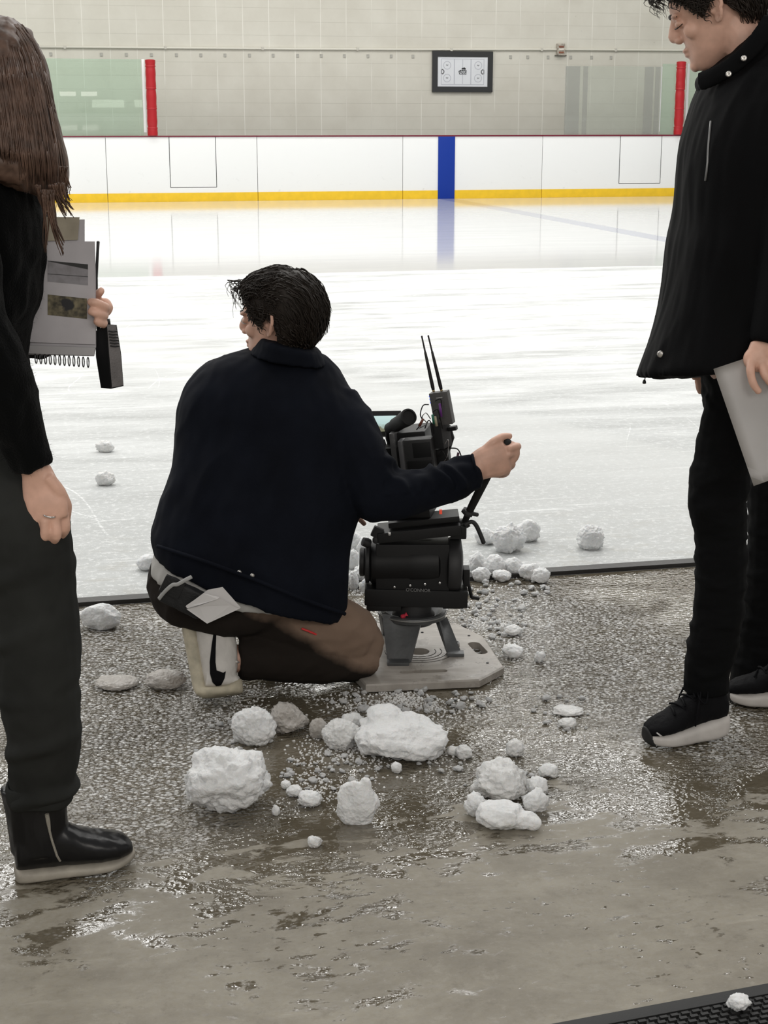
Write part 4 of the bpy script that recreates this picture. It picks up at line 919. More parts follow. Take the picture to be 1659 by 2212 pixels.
# near hand hanging, loosely curled
limb(bm, [(78, 1010, 2.76, 31, .8), (88, 1050, 2.76, 41, .55), (98, 1090, 2.755, 48, .45), (103, 1118, 2.755, 46, .42)])
for pts, r in ((((138, 1112, 2.765), (141, 1142, 2.765), (128, 1158, 2.79), (112, 1152, 2.805)), .0096), (((120, 1124, 2.750), (121, 1158, 2.750), (106, 1172, 2.785), (96, 1160, 2.80)), .0100),
               (((98, 1124, 2.745), (96, 1158, 2.748), (86, 1170, 2.78), (78, 1158, 2.795)), .0096), (((76, 1112, 2.748), (72, 1142, 2.752), (66, 1154, 2.78), (64, 1146, 2.795)), .0086)):
    finger(bm, PP(*pts), r, r * .85)
finger(bm, PP((104, 1030, 2.75), (128, 1062, 2.755), (143, 1092, 2.775), (142, 1126, 2.79)), .0125, .0088)
# far hand behind the notebook, fingers over its edge and round the radio
limb(bm, [(172, 694, 3.07, 28, .6), (198, 672, 3.06, 32, .5)])
for pts, r in ((((205, 645, 3.05), (214, 633, 3.03), (220, 627, 3.02)), .0085), (((222, 668, 3.045), (228, 664, 3.01), (208, 654, 2.985), (192, 652, 2.985)), .0090), (((224, 680, 3.04), (224, 682, 3.005), (206, 676, 2.982), (193, 672, 2.983)), .0088),
               (((222, 694, 3.04), (224, 700, 3.01), (214, 698, 2.99), (206, 692, 2.985)), .0084), (((215, 655, 3.055), (228, 655, 3.045), (234, 665, 3.04), (230, 675, 3.035)), .0105)):
    finger(bm, PP(*pts), r, r * .85)
obj('body', vox(bm, .0030, 3), M_SKIN, WM)
bm = NB(); c = P(104, 1117, 2.728); Rr = Matrix.Rotation(radians(12), 3, 'Y')
tube(bm, [c + Rr @ V((.0105 * cos(q), .012 + .0105 * sin(q), 0)) for q in [2 * pi * j / 20 for j in range(21)]], .0018, 8, ends=False); obj('ring', bm, mat('silver', (0.8, 0.8, 0.8), 0.15, 1.0), WM, label='silver finger ring')
# sweater
bm = NB()
loft2(bm, [(-175, 350, 20, 335, 2.98, .12), (-200, 400, 66, 380, 2.98, .16), (-210, 490, 92, 470, 2.98, .18), (-212, 560, 93, 550, 2.98, .18), (-212, 640, 90, 640, 2.98, .175), (-212, 720, 64, 715, 2.98, .165), (-214, 800, 58, 790, 2.98, .165), (-214, 900, 62, 890, 2.98, .17), (-216, 1000, 66, 988, 2.98, .180), (-216, 1020, 64, 1010, 2.98, .182)], 50)
limb(bm, [(-95, 425, 2.82, 66), (-78, 560, 2.75, 72), (-62, 690, 2.73, 74), (-18, 790, 2.73, 76), (18, 880, 2.74, 66), (52, 955, 2.75, 52), (74, 1008, 2.755, 42)], ends=False)
limb(bm, [(-60, 440, 3.14, 62), (5, 620, 3.22, 62), (60, 715, 3.22, 54), (110, 715, 3.17, 44), (140, 712, 3.13, 38)], ends=False)
sw_me = vox(bm, .0065, 5, noise_fn=folds(.009, 8, (1, 1, .7), 12, .6))
sw = obj('sweater', sw_me, M_WOOL, WM, label='fuzzy black sweater')
rnd = random.Random(5); bm = NB(); mw = MW[sw.name]
for p in rnd.sample(list(sw_me.polygons), 6500):
    c = mw @ p.center; n = p.normal
    if n.y > .5: continue
    d = (n + V((rnd.uniform(-.7, .7), rnd.uniform(-.7, .7), rnd.uniform(-.9, .5)))).normalized(); L = rnd.uniform(.003, .010)
    q = d.cross(V((rnd.random(), rnd.random(), rnd.random()))).normalized() * .00022; m2 = c + d * L * .6 + n * .001; e = c + d * L + V((0, 0, -.002))
    v = [bm.verts.new(x) for x in (c - q, c + q, m2 + q * .8, m2 - q * .8, e)]
    bm.faces.new((v[0], v[1], v[2], v[3])); bm.faces.new((v[3], v[2], v[4]))
fz = obj('wool_fuzz', bm, M_WOOL, sw); fz['kind'] = 'stuff'
# trousers, creased and rolled at the ankle
bm = NB()
loft2(bm, [(-204, 960, 58, 960, 2.98, .160), (-206, 1060, 70, 1060, 2.97, .170), (-200, 1130, 60, 1130, 2.96, .16)], 30)
limb(bm, [(-10, 1030, 2.88, 110), (46, 1120, 2.82, 102), (60, 1200, 2.815, 98), (74, 1300, 2.815, 92), (83, 1400, 2.815, 90), (86, 1500, 2.815, 84), (94, 1580, 2.83, 78), (92, 1640, 2.845, 74), (88, 1690, 2.855, 68), (86, 1728, 2.855, 65)], ends=False)
limb(bm, [(-100, 1040, 3.06, 96), (-172, 1200, 3.16, 90), (-232, 1400, 3.18, 84), (-262, 1540, 3.18, 70), (-270, 1600, 3.18, 66)], ends=False)
fw_ = folds(.006, 9, (1, 1, .8), 15)
def w_folds(p, n):
    g = max(0.0, sin((p.z - .30 * p.x) * 52 + 4.0 * noise.noise(p * 5)))
    return fw_(p, n) + .020 * g ** 2.5 * (.6 + noise.noise(p * 4 + V((3, 3, 3))))
wt = obj('trousers', vox(bm, .0060, 4, noise_fn=w_folds), M_CHARC, WM, label='creased charcoal trousers')
bm = NB(); cpts = []
for j in range(33):
    q = 2 * pi * j / 32; c = P(86, 1708, 2.855); r = M(67, c); cpts.append(c + V((r * cos(q), r * .95 * sin(q), .004 * sin(q * 3))))
tube(bm, cpts, (.022, .006), 10, ends=False); obj('rolled_cuff', bm, M_CHARC, wt)
# boots
def boot(heel, toe, label, shaft_top):
    X, L = shoe_frame(heel, toe)
    bm = NB(); shoe_body(bm, X, L, [(-.02, .020, .004, .030, 0), (.02, .034, .0, .032, 0), (.2, .038, .0, .028, 0), (.4, .038, .0, .026, 0), (.62, .046, .001, .025, 0), (.8, .047, .004, .026, 0), (.93, .036, .010, .030, 0), (1.0, .020, .016, .034, 0), (1.015, .010, .020, .032, 0)], 3.2)
    s = obj('boot', vox(bm, .003, 2), mat('grey_rubber_sole', (0.34, 0.31, 0.26), 0.6, var=(25, 0.2), bump=(60, 0.25)), WM, label=label)
    bm = NB(); shoe_body(bm, X, L, [(-.01, .022, .026, .10, 0), (.02, .034, .024, .115, 0), (.16, .038, .022, .125, 0), (.34, .039, .022, .125, 0), (.48, .041, .021, .105, 0), (.6, .044, .020, .088, 0), (.76, .045, .021, .076, 0), (.9, .038, .024, .066, 0), (.97, .026, .028, .054, 0), (1.0, .012, .030, .044, 0)], 2.3)
    tube(bm, [X @ V((x * L, 0, z)) for x, z in ((.20, .06), (.20, .11), (.19, .16), (.18, shaft_top))], [(.058, .042), (.060, .044), (.062, .048), (.066, .052)], 24, up=X.to_3x3() @ V((1, 0, 0)), ends=False)
    u = obj('upper', vox(bm, .0035, 4, noise_fn=folds(.0025, 16)), M_BLKLEA, s, label='black leather upper')
    bm = NB(); zr = []
    for i in range(15):
        f = i / 14; zr.append((.29 + .10 * f * f - .07 * (1 - f), shaft_top - .020 - (shaft_top - .055) * f))
    return s, u, X, L
b1, u1, X1, L1 = boot(G(38, 1900) , G(288, 1862), 'black ankle boot with a side zip and pale sole', .205)
zz = NB()
zline = [(101, 1758), (104, 1775), (107, 1795), (112, 1815), (117, 1830), (123, 1848), (130, 1860), (136, 1870)]
mw = MW[u1.name]
from mathutils.bvhtree import BVHTree
bv = BVHTree.FromPolygons([v.co for v in u1.data.vertices], [p.vertices for p in u1.data.polygons]); zp = []
for x, y in zline:
    h = bv.ray_cast(mw.inverted() @ CAM, (mw.inverted().to_3x3() @ ray(x, y)).normalized())
    if h[0] is not None: zp.append(mw @ h[0])
tube(zz, zp, [.0045, .0045] + [.0026] * (len(zp) - 2), 8); obj('zip', zz, mat('pale_zip', (0.45, 0.42, 0.36), 0.4, 0.4, bump=(700, 0.8)), b1, label='pale zip up the side')
boot(V((-1.14, 3.16, 0)), V((-.90, 3.21, 0)), 'black ankle boot outside the frame', .205)
# long hair: a rounded fall over head and shoulder, with separate locks on it
M_BROWN = mat('long_brown_hair', (0.105, 0.062, 0.044), 0.45, spec=0.4, var=(40, 0.45)); 
bm = NB()
loft2(bm, [(-90, 36, 20, 38, 2.96, .04), (-130, 52, 52, 56, 2.96, .08), (-150, 85, 76, 92, 2.96, .105), (-160, 130, 94, 134, 2.955, .118), (-165, 190, 109, 192, 2.95, .125), (-165, 250, 122, 250, 2.945, .13), (-165, 310, 133, 308, 2.935, .135), (-160, 325, 141, 355, 2.92, .13), (-150, 335, 143, 392, 2.92, .12), (-130, 345, 136, 415, 2.92, .10), (-90, 355, 118, 428, 2.92, .07)], 50)
def hgroove(p, n): return .006 * noise.noise(V((p.x * 46, p.y * 46, p.z * 3))) + .004 * noise.noise(V((p.x * 110, p.y * 110, p.z * 5)))
hv = vox(bm, .0060, 4, noise_fn=hgroove)
wh = obj('hair', hv, M_BROWN, WM, label='long straight brown hair')
rnd = random.Random(11); bm = NB()
outl = [(20, 40), (52, 56), (76, 92), (94, 134), (109, 192), (122, 250), (133, 308), (141, 360), (146, 470)]
def hx(y):
    for (x0, y0), (x1, y1) in zip(outl, outl[1:]):
        if y0 <= y <= y1: return x0 + (x1 - x0) * (y - y0) / (y1 - y0)
    return 20 if y < 40 else 146
for k in range(1500):                             # locks over the near face of the fall
    f = rnd.uniform(-.9, 1.0); ph = rnd.uniform(0, 6); line = []; y0 = rnd.uniform(40, 330); y1 = min((330 if f < .35 else 395 if f < .75 else 440) + rnd.uniform(-25, 25), y0 + rnd.uniform(80, 200)); lift = rnd.uniform(.002, .007)
    for i in range(8):
        y = y0 + (y1 - y0) * i / 7; xr = hx(y); xl = -160; x = (xl + xr) / 2 + (xr - xl) / 2 * f
        dep = {0: 0}.get(0, 0); T = .04 + .095 * min(1, max(0, (y - 38)) / 130) if y < 330 else .135 - (y - 330) * .0004
        Yc = 2.96 - .035 * min(1, max(0, y - 150) / 200)
        e = 2.3; yy = (max(0, 1 - abs(f) ** e)) ** (1 / e)
        line.append(P(x + 2 * sin(ph + y * .02), y, Yc - T * yy - lift))
    strand(bm, line, rnd.uniform(.0012, .0024))
for (xs, ys, xe, ye, n) in ((128, 395, 156, 466, 9), (120, 400, 140, 470, 12), (108, 410, 122, 520, 22), (100, 410, 137, 548, 16), (112, 400, 148, 455, 10), (98, 420, 98, 545, 10), (84, 400, 100, 470, 10), (136, 360, 150, 440, 12)):
    for k in range(n):
        ph = rnd.uniform(0, 6); dx = rnd.uniform(-7, 7); y1 = ye + rnd.uniform(-35, 6); line = []
        for i in range(9):
            t = i / 8; line.append(P(xs + dx * (1 - .6 * t) + (xe - xs) * t ** 1.5 + 2.5 * sin(ph + t * 5), ys + (y1 - ys) * t, 2.80 + rnd.uniform(-.004, .004) + .03 * t))
        strand(bm, line, rnd.uniform(.0014, .0026))
obj('loose_locks', bm, M_BROWN, wh)

# ---- what she holds: a wire bound notebook of pictures and a hand radio
t = thing('notebook', P(140, 660, 3.0), 'wire bound notebook of printed pictures held open by the long haired person', 'notebook')
M_PAGE = mat('page_grey', (0.46, 0.44, 0.46), 0.8, var=(16, 0.07)); M_PAGE2 = mat('kraft_page', (0.36, 0.32, 0.25), 0.85, var=(30, 0.15))
NY = lambda x, y: 2.995 + (x - 140) * .0001
def page(px, name, m, d, th=.0015, lab=None):
    b = NB(); slab(b, [P(x, y, NY(x, y) + d) for x, y in px], th); return obj(name, b, m, t, False, label=lab)
page([(40, 520), (205, 521), (207, 600), (208, 748), (204, 768), (40, 764)], 'page_stack', M_PAGE, .014, .010)
page([(40, 476), (183, 474), (183, 524), (40, 530)], 'top_sheet', M_PAGE, .003)
page([(60, 468), (172, 469), (168, 518), (60, 522)], 'loose_sheet', M_PAGE2, -.001, lab='brownish loose sheet at the top')
page([(40, 526), (204, 522), (207, 744), (40, 738)], 'front_page', M_PAGE, .0015)
page([(40, 745), (206, 750), (203, 768), (40, 762)], 'back_cover', mat('cover_grey', (0.38, 0.37, 0.38), 0.6), .0005, .004)
M_PIC = mat('picture_dark', (0.03, 0.03, 0.035), 0.6)
def picture(x0, y0, x1, y1, sl, fn, name):
    n = NT(name); o = MW[t.name].translation; a = P(x0, y0, 2.99) - o; b = P(x1, y1, 2.99) - o; x, y, z = n.xyz()
    u = n.rng(x, a.x, b.x); v = n.rng(z, b.z, a.z)
    m = fn(n, u, v); return page([(x0, y0), (x1, y0 + sl), (x1, y1 + sl), (x0, y1)], 'picture', m, -.0002, .0006, None)
def pic_a(n, u, v):
    s = n.math('SUBTRACT', v, n.math('MULTIPLY', u, -.16)); top = n.rng(n.math('ADD', v, n.math('MULTIPLY', u, .42)), .955, .985)
    c = n.mix(n.rng(n.noise(n.o, 60, 4), .35, .7), (0.20, 0.19, 0.20), (0.27, 0.26, 0.28)); c = n.mix(top, c, (0.02, 0.02, 0.02))
    ln = n.rng(n.math('ABSOLUTE', n.math('SUBTRACT', s, .36)), .022, .010); c = n.mix(ln, c, (0.03, 0.03, 0.03))
    return n.set(Base_Color=c, Roughness=.6)
def pic_b(n, u, v):
    c = n.mix(n.rng(n.noise(n.o, 70, 5), .35, .65), (0.035, 0.030, 0.018), (0.20, 0.17, 0.10)); du = n.math('POWER', n.math('ABSOLUTE', n.math('SUBTRACT', u, .50)), 2.0); dv = n.math('POWER', n.math('ABSOLUTE', n.math('SUBTRACT', v, .48)), 2.0)
    blob = n.rng(n.math('ADD', n.math('MULTIPLY', du, 2.2), n.math('ADD', dv, n.math('MULTIPLY', n.noise(n.o, 60, 3), .22))), .215, .17); c = n.mix(blob, c, (0.012, 0.012, 0.014))
    return n.set(Base_Color=c, Roughness=.6)
picture(103, 563, 190, 608, 8, pic_a, 'printed_pale_scene'); picture(103, 636, 188, 680, 9, pic_b, 'printed_dark_scene')
for i in range(12):
    px = 78 + 10.2 * i; py = 768 + i * .8; b = NB(); c = P(px, py + 6, 2.995); r = M(11, c)
    tube(b, [c + V((.0007 * cos(q), .006 * cos(q), r * sin(q))) for q in [2 * pi * j / 16 for j in range(17)]], .0011, 6, ends=False); obj('binding_loop', b, mat('wire', (0.16, 0.16, 0.17), 0.35, 0.8) if i == 0 else bpy.data.materials['wire'], t)
t = thing('hand_radio', P(236, 770, 3.03), 'black two way radio hanging from the hand that holds the notebook', 'walkie talkie')
M_RAD = mat('black_plastic', (0.008, 0.008, 0.009), 0.4); M_RAD2 = mat('grey_plastic', (0.14, 0.13, 0.13), 0.45, bump=(300, 0.3), var=(30, 0.2))
o = lambda x, y, d=0: P(x, y, 3.02 + d)
b = NB(); ring_strip(b, [[o(206, 716, 0), o(230, 700, -.012), o(252, 702, 0), o(246, 704, .035), o(210, 712, .035)], [o(207, 770, -.002), o(234, 768, -.016), o(262, 766, 0), o(254, 766, .035), o(212, 770, .035)], [o(218, 838, 0), o(240, 840, -.014), o(267, 834, 0), o(260, 832, .035), o(222, 836, .035)]]); body = obj('casing', b, M_RAD, t, 25)
b = NB(); ring_strip(b, [[o(231, 701, -.0135), o(250, 702, -.003), o(250, 702, .001), o(231, 701, -.010)], [o(236, 768, -.0175), o(261, 766, -.003), o(261, 766, .001), o(236, 768, -.012)], [o(242, 837, -.0155), o(266, 832, -.003), o(266, 832, .001), o(242, 837, -.011)]]); obj('front_panel', b, M_RAD2, t, 25, label='worn grey front panel')
for i in range(6):
    y = 715 + i * 6.4; x0, x1 = 235 + i * .8, 253 + i * 1.1; b = NB(); tube(b, [o(x0, y, -.0165), o((x0 + x1) / 2, y + 1.5, -.0125), o(x1, y, -.0055)], .0013, 6); obj('speaker_slot', b, M_RAD, t)
b = NB(); cyl(b, o(232, 703, .012), o(231, 689, .012), .0068, .0062, 16); obj('knob', b, M_RAD, t)
b = NB(); tube(b, [o(213, 712, .02), o(208, 660, .02), o(208, 600, .02), o(211, 540, .02), o(212, 522, .02)], [.0042, .0036, .0030, .0028, .0032], 10); obj('antenna', b, M_RAD, t)
# ================================================================== CAMERA RIG
M_GEAR = mat('black_anodised', (0.0065, 0.0065, 0.007), 0.5, 0.0, 0.35, bump=(120, 0.15, 0.001)); M_GEAR2 = mat('charcoal_casing', (0.018, 0.018, 0.019), 0.55, bump=(200, 0.25, 0.001), var=(14, 0.3))
M_RUBBER = mat('black_rubber', (0.006, 0.006, 0.0065), 0.75, bump=(150, 0.3, 0.001)); M_STEEL = mat('bright_steel', (0.55, 0.55, 0.55), 0.25, 0.9)
M_GREYMET = mat('grey_painted_metal', (0.085, 0.088, 0.090), 0.42, 0.3, bump=(60, 0.15), var=(16, 0.25)); M_DULLEDGE = mat('worn_edge', (0.30, 0.30, 0.29), 0.4, 0.5)
# ---- low mount: board with a bowl on three legs
TB = .022
bc = (P(885, 1420, 4.26)); BCX = G(885, 1410, TB)
t = thing('low_camera_mount', V((BCX.x, BCX.y, 0)), 'low camera mount with a wide plywood baseboard, under the fluid head on the wet floor', 'camera mount')
def ply():
    n = NT('worn_plywood'); x, y, z = n.xyz()
    g = n.noise(n.map((2, 9, 2)), 6, 6, .65); s = n.noise(n.o, 12, 5, .6)
    c = n.mix(n.rng(g, .3, .7), (0.27, 0.245, 0.215), (0.40, 0.37, 0.335)); c = n.mix(n.rng(s, .55, .72, 0, .6), c, (0.17, 0.15, 0.13))
    return n.set(Base_Color=c, Roughness=n.rng(s, .4, .65, .5, .22), Normal=n.bump(g, .15, .002))
M_PLY = ply()
out_px = [(790, 1479), (1036, 1468), (1089, 1440), (1044, 1374), (985, 1345), (806, 1345), (762, 1376), (752, 1440)]
bm = NB(); top = [G(x, y, TB + .004) for x, y in out_px]
ring_strip(bm, [[V((p.x, p.y, .004)) for p in top], [V((p.x, p.y, TB)) for p in top], [V(((p.x - BCX.x) * .985 + BCX.x, (p.y - BCX.y) * .985 + BCX.y, TB + .004)) for p in top]])
me = bpy.data.meshes.new('b'); bmesh.ops.recalc_face_normals(bm, faces=bm.faces[:]); bm.to_mesh(me); bm.free()
bo = bpy.data.objects.new('b', me); COL.objects.link(bo)
cutters = []
def cutter(pts):
    b = NB(); ring_strip(b, [[V((p.x, p.y, -.02)) for p in pts], [V((p.x, p.y, .08)) for p in pts]]); m = bpy.data.meshes.new('c'); bmesh.ops.recalc_face_normals(b, faces=b.faces[:]); b.to_mesh(m); b.free()
    o = bpy.data.objects.new('c', m); COL.objects.link(o); cutters.append(o); md = bo.modifiers.new('x', 'BOOLEAN'); md.operation = 'DIFFERENCE'; md.object = o; md.solver = 'EXACT'
def slot(a, b, w):
    d = (b - a).normalized(); n = V((-d.y, d.x, 0)); pts = []
    for k in range(9): q = -pi / 2 + pi * k / 8; pts.append(b + d * w * cos(q) + n * w * sin(q))
    for k in range(9): q = pi / 2 + pi * k / 8; pts.append(a + d * w * cos(q) + n * w * sin(q))
    cutter(pts)
slot(G(1024, 1394, TB), G(1040, 1411, TB), .018); slot(G(872, 1455, TB), G(958, 1452, TB), .011)
hc = G(905, 1410, TB); cutter([hc + V((.030 * cos(q), .030 * sin(q), 0)) for q in [2 * pi * j / 28 for j in range(28)]])
dg = bpy.context.evaluated_depsgraph_get(); dg.update(); bme = bpy.data.meshes.new_from_object(bo.evaluated_get(dg))
for o in [bo] + cutters: bpy.data.objects.remove(o)
base = obj('baseboard', bme, M_PLY, t, False, label='worn plywood baseboard')
for r in (.046, .062, .077, .093):
    b = NB(); a0 = 2.2 + r * 9; tube(b, [hc + V((r * 1.05 * cos(q), r * sin(q), .0042)) for q in [a0 + (4.4 - 8 * r) * j / 40 for j in range(41)]], (.0008, .0013), 6); obj('groove', b, mat('groove_dark', (0.05, 0.045, 0.04), .8) if r == .046 else bpy.data.materials['groove_dark'], t)
for px, py in ((1013, 1373), (1053, 1432), (912, 1366)):
    b = NB(); c = G(px, py, TB + .0045); cyl(b, c - V((0, 0, .002)), c + V((0, 0, .001)), .0045, .004, 14); obj('bolt', b, M_GEAR, t)
BW = P(893, 1322, 4.22); br = M(71, BW)
b = NB(); lathe(b, BW, (0, 0, 1), [(br * .70, -.012), (br * .98, -.010), (br * 1.0, 0), (br * .97, .006), (br * .88, .008), (br * .80, .004), (br * .60, -.030)], 48); ring_o = obj('bowl', b, M_GREYMET, t, 35)
b = NB(); tube(b, [BW + V((br * 1.0 * cos(q), br * 1.0 * sin(q), .001)) for q in [2 * pi * j / 48 for j in range(49)]], .0024, 8, ends=False); obj('bowl_rim', b, M_DULLEDGE, t, label='bright worn rim')
def leg(top0, top1, bot0, bot1, th=.010):
    b = NB(); rr = []
    for k in range(7):
        f = k / 6; a = V(top0).lerp(V(bot0), f); c = V(top1).lerp(V(bot1), f); nn = (c - a).cross(V(bot0) - V(top0)).normalized(); bow = nn * .012 * sin(pi * f) ; bulge = nn * .012
        rr.append([a + nn * th / 2, (a + c) / 2 + nn * th / 2 + bulge * (1 - f), c + nn * th / 2, c - nn * th / 2, (a + c) / 2 - nn * th / 2 + bulge * (1 - f), a - nn * th / 2])
    ring_strip(b, rr); return obj('leg', b, M_GREYMET, t, 40)
yb = BW.y
leg(P(826, 1326, yb - .055), P(912, 1338, yb - .075), P(838, 1438, 4.09), P(884, 1444, 4.075), .012)
leg(P(944, 1340, yb - .02), P(962, 1334, yb + .02), P(966, 1412, 4.15), P(998, 1416, 4.15), .012)
leg(P(820, 1326, yb + .02), P(834, 1322, yb + .05), P(828, 1382, 4.34), P(850, 1378, 4.36), .012)
for px, py, Y, w in ((860, 1446, 4.07, .062), (984, 1418, 4.145, .048)):
    b = NB(); c = P(px, py, Y); c.z = TB + .008; box(b, c, w, .035, .012, None, .004); obj('foot', b, M_GREYMET, t, 40)
b = NB(); c = P(989, 1385, 4.22); c.z = TB + .02; cyl(b, V((c.x, c.y, TB + .004)), c, .006, .004, 12); obj('bolt', b, M_STEEL, t)
# ---- fluid head
HY = 4.20
t = thing('fluid_head', P(893, 1300, HY), 'black fluid head with two round drag drums and a pan bar, on the low mount', 'tripod head')
def Q(x, y, d=0.0): return P(x, y, HY + d)
def bar_box(b, x0, y0, x1, y1, d0, d1, rotpx=0, bev=.004):
    """box between pixel corners, reaching from depth d0 to d1"""
    dm = (d0 + d1) / 2; a = Q(x0, y0, dm); c = Q(x1, y1, dm); cc = (a + c) / 2
    R = Matrix.Rotation(radians(rotpx), 3, 'Y'); box(b, cc, abs(c.x - a.x), d1 - d0, abs(c.z - a.z), R, bev)
b = NB(); lathe(b, Q(893, 1334, 0), (0, 0, 1), [(M(36, Q(893, 1320)), 0), (M(46, Q(893, 1320)), .008), (M(46, Q(893, 1320)), .014), (M(39, Q(893, 1320)), .022), (M(39, Q(893, 1320)), .075)], 40); obj('ball_base', b, M_GEAR2, t, 35)
b = NB(); tube(b, [Q(874, 1330, -.052), Q(868, 1332, -.058)], .006, 8); lathe(b, Q(877, 1327, -.056), (0, -1, 0), [(.004, 0), (.0075, .002), (.006, .005)], 3); obj('red_pointer', b, mat('red_plastic', (0.55, 0.03, 0.06), .4), t, False, label='small red marker')
b = NB(); lathe(b, Q(798, 1215, 0), Q(1000, 1212, 0) - Q(798, 1215, 0), [(r_, h_) for r_, h_ in ((.052, 0), (.060, .006), (.064, .02), (.064, .11), (.066, .115), (.066, .17), (.064, .195), (.058, .20))], 40); bar_box(b, 812, 1165, 968, 1280, -.055, .06)
body = obj('housing', b, M_GEAR, t, 35)
b = NB(); lathe(b, Q(964, 1219, 0), V((1, 0, -.02)), [(.06, 0), (.0765, .004), (.0795, .012), (.0795, .032), (.075, .040), (.04, .046), (.015, .046)], 44); obj('drag_drum', b, M_GEAR2, t, 35, label='large ribbed drag drum')
b = NB(); lathe(b, Q(800, 1214, 0), V((-1, 0, .02)), [(.052, 0), (.060, .004), (.060, .012), (.045, .016), (.038, .016), (.041, .019), (.041, .028), (.035, .031)], 40); obj('drag_drum', b, M_GEAR2, t, 35, label='stepped drag drum with counterbalance dial')
b = NB(); lathe(b, Q(792, 1172, -.03), V((-1, -.3, .4)), [(.012, -.01), (.014, 0), (.012, .012), (.006, .014)], 16); obj('knob', b, M_GEAR2, t, 35)
b = NB(); bar_box(b, 788, 1262, 1008, 1298, -.06, .06, 1.5); bar_box(b, 792, 1290, 866, 1309, -.055, .05, 0); bar_box(b, 955, 1285, 1000, 1304, -.05, .05); obj('pan_base', b, M_GEAR, t, 35)
for px, py in ((852, 1268), (886, 1265), (918, 1262), (950, 1259)):
    b = NB(); lathe(b, Q(px, py, -.062), (0, -1, 0), [(.0034, -.002), (.0034, .0018), (.0018, .0026)], 12); obj('screw', b, M_STEEL, t, 35, label='bright screw')
fc = bpy.data.curves.new('lettering', 'FONT'); fc.size = .0125; fc.extrude = .0003; fc.align_x = 'CENTER'
fc.body = "O'CONNOR"; fo = bpy.data.objects.new('f', fc); COL.objects.link(fo); dg.update(); fme = bpy.data.meshes.new_from_object(fo.evaluated_get(bpy.context.evaluated_depsgraph_get())); bpy.data.objects.remove(fo)
fme.transform(Matrix.Translation(Q(903, 1278, -.0625)) @ Matrix.Rotation(radians(2), 4, 'Y') @ Matrix.Rotation(pi / 2, 4, 'X')); obj('lettering', fme, mat('pale_print', (0.22, 0.22, 0.22), .5), t, False, label='pale worn lettering')
b = NB(); box(b, Q(905, 1143, 0), .235, .12, .030, Matrix.Rotation(radians(-6), 3, 'Y'), .006); box(b, Q(915, 1120, 0), .20, .09, .016, Matrix.Rotation(radians(-6), 3, 'Y'), .004); bar_box(b, 972, 1128, 1006, 1156, -.045, .05, 0, .006); plate = obj('top_plate', b, M_GEAR, t, 35)
b = NB(); box(b, Q(815, 1150, -.045), .03, .02, .03, Matrix.Rotation(radians(25), 3, 'Y'), .004); lathe(b, Q(812, 1165, -.04), (0, -1, 0), [(.010, 0), (.010, .012), (.006, .014)], 16); obj('side_lock', b, M_GEAR2, t, 35)
b = NB(); lathe(b, Q(841, 1153, -.062), (0, -1, 0), [(.005, 0), (.005, .003), (.003, .004)], 12); obj('screw', b, M_STEEL, t, 35)
b = NB(); bar_box(b, 949, 1101, 955, 1110, -.06, -.05, 0, .001); obj('record_lamp', b, mat('red_lamp', (0.6, .05, .03), .4, emit=((1, .12, .06), .35)), t, False, label='small red lamp')
# pan bar, its clamp and levers
b = NB(); hp = [Q(1006, 1122, -.03), Q(1020, 1092, -.04), Q(1044, 1044, -.07), Q(1060, 1010, -.09), Q(1078, 975, -.105), Q(1092, 955, -.115)]
hp = [Q(1004, 1126, -.03), Q(1018, 1096, -.05)] + [P(1044, 1044, 4.125), P(1060, 1012, 4.115), P(1078, 984, 4.095), P(1098, 954, 4.066)]
tube(b, hp, [.0085, .0110, .0125, .0130, .0130, .0125], 16); obj('pan_bar', b, M_RUBBER, t)
b = NB(); lathe(b, Q(1009, 1110, -.04), hp[1] - hp[0], [(.012, 0), (.019, .003), (.019, .010), (.013, .014)], 6); tube(b, [Q(1004, 1106, -.05), Q(1032, 1112, -.05)], .006, 10); obj('bar_clamp', b, M_GEAR2, t, 35)
b = NB(); cyl(b, Q(985, 1140, -.02), Q(1012, 1128, -.02), .016, .013, 18); obj('bar_socket', b, M_GEAR, t, 35)
b = NB(); tube(b, spline([tuple(Q(x, y, -.05)) for x, y in ((1004, 1134), (1018, 1127), (1028, 1134), (1038, 1155), (1045, 1173))], 4), .0062, 10); obj('clamp_lever', b, M_GEAR2, t)
b = NB(); tube(b, [Q(1008, 1232, -.02), Q(1012, 1262, -.02), Q(1019, 1291, -.02)], .0048, 8); box(b, Q(1027, 1291, -.02), .024, .014, .010, Matrix.Rotation(radians(12), 3, 'Y'), .003); obj('brake_lever', b, M_GEAR, t, 40)
b = NB(); bar_box(b, 1000, 1225, 1014, 1262, -.03, .02, 0, .006); obj('brake_housing', b, M_GEAR, t, 35)
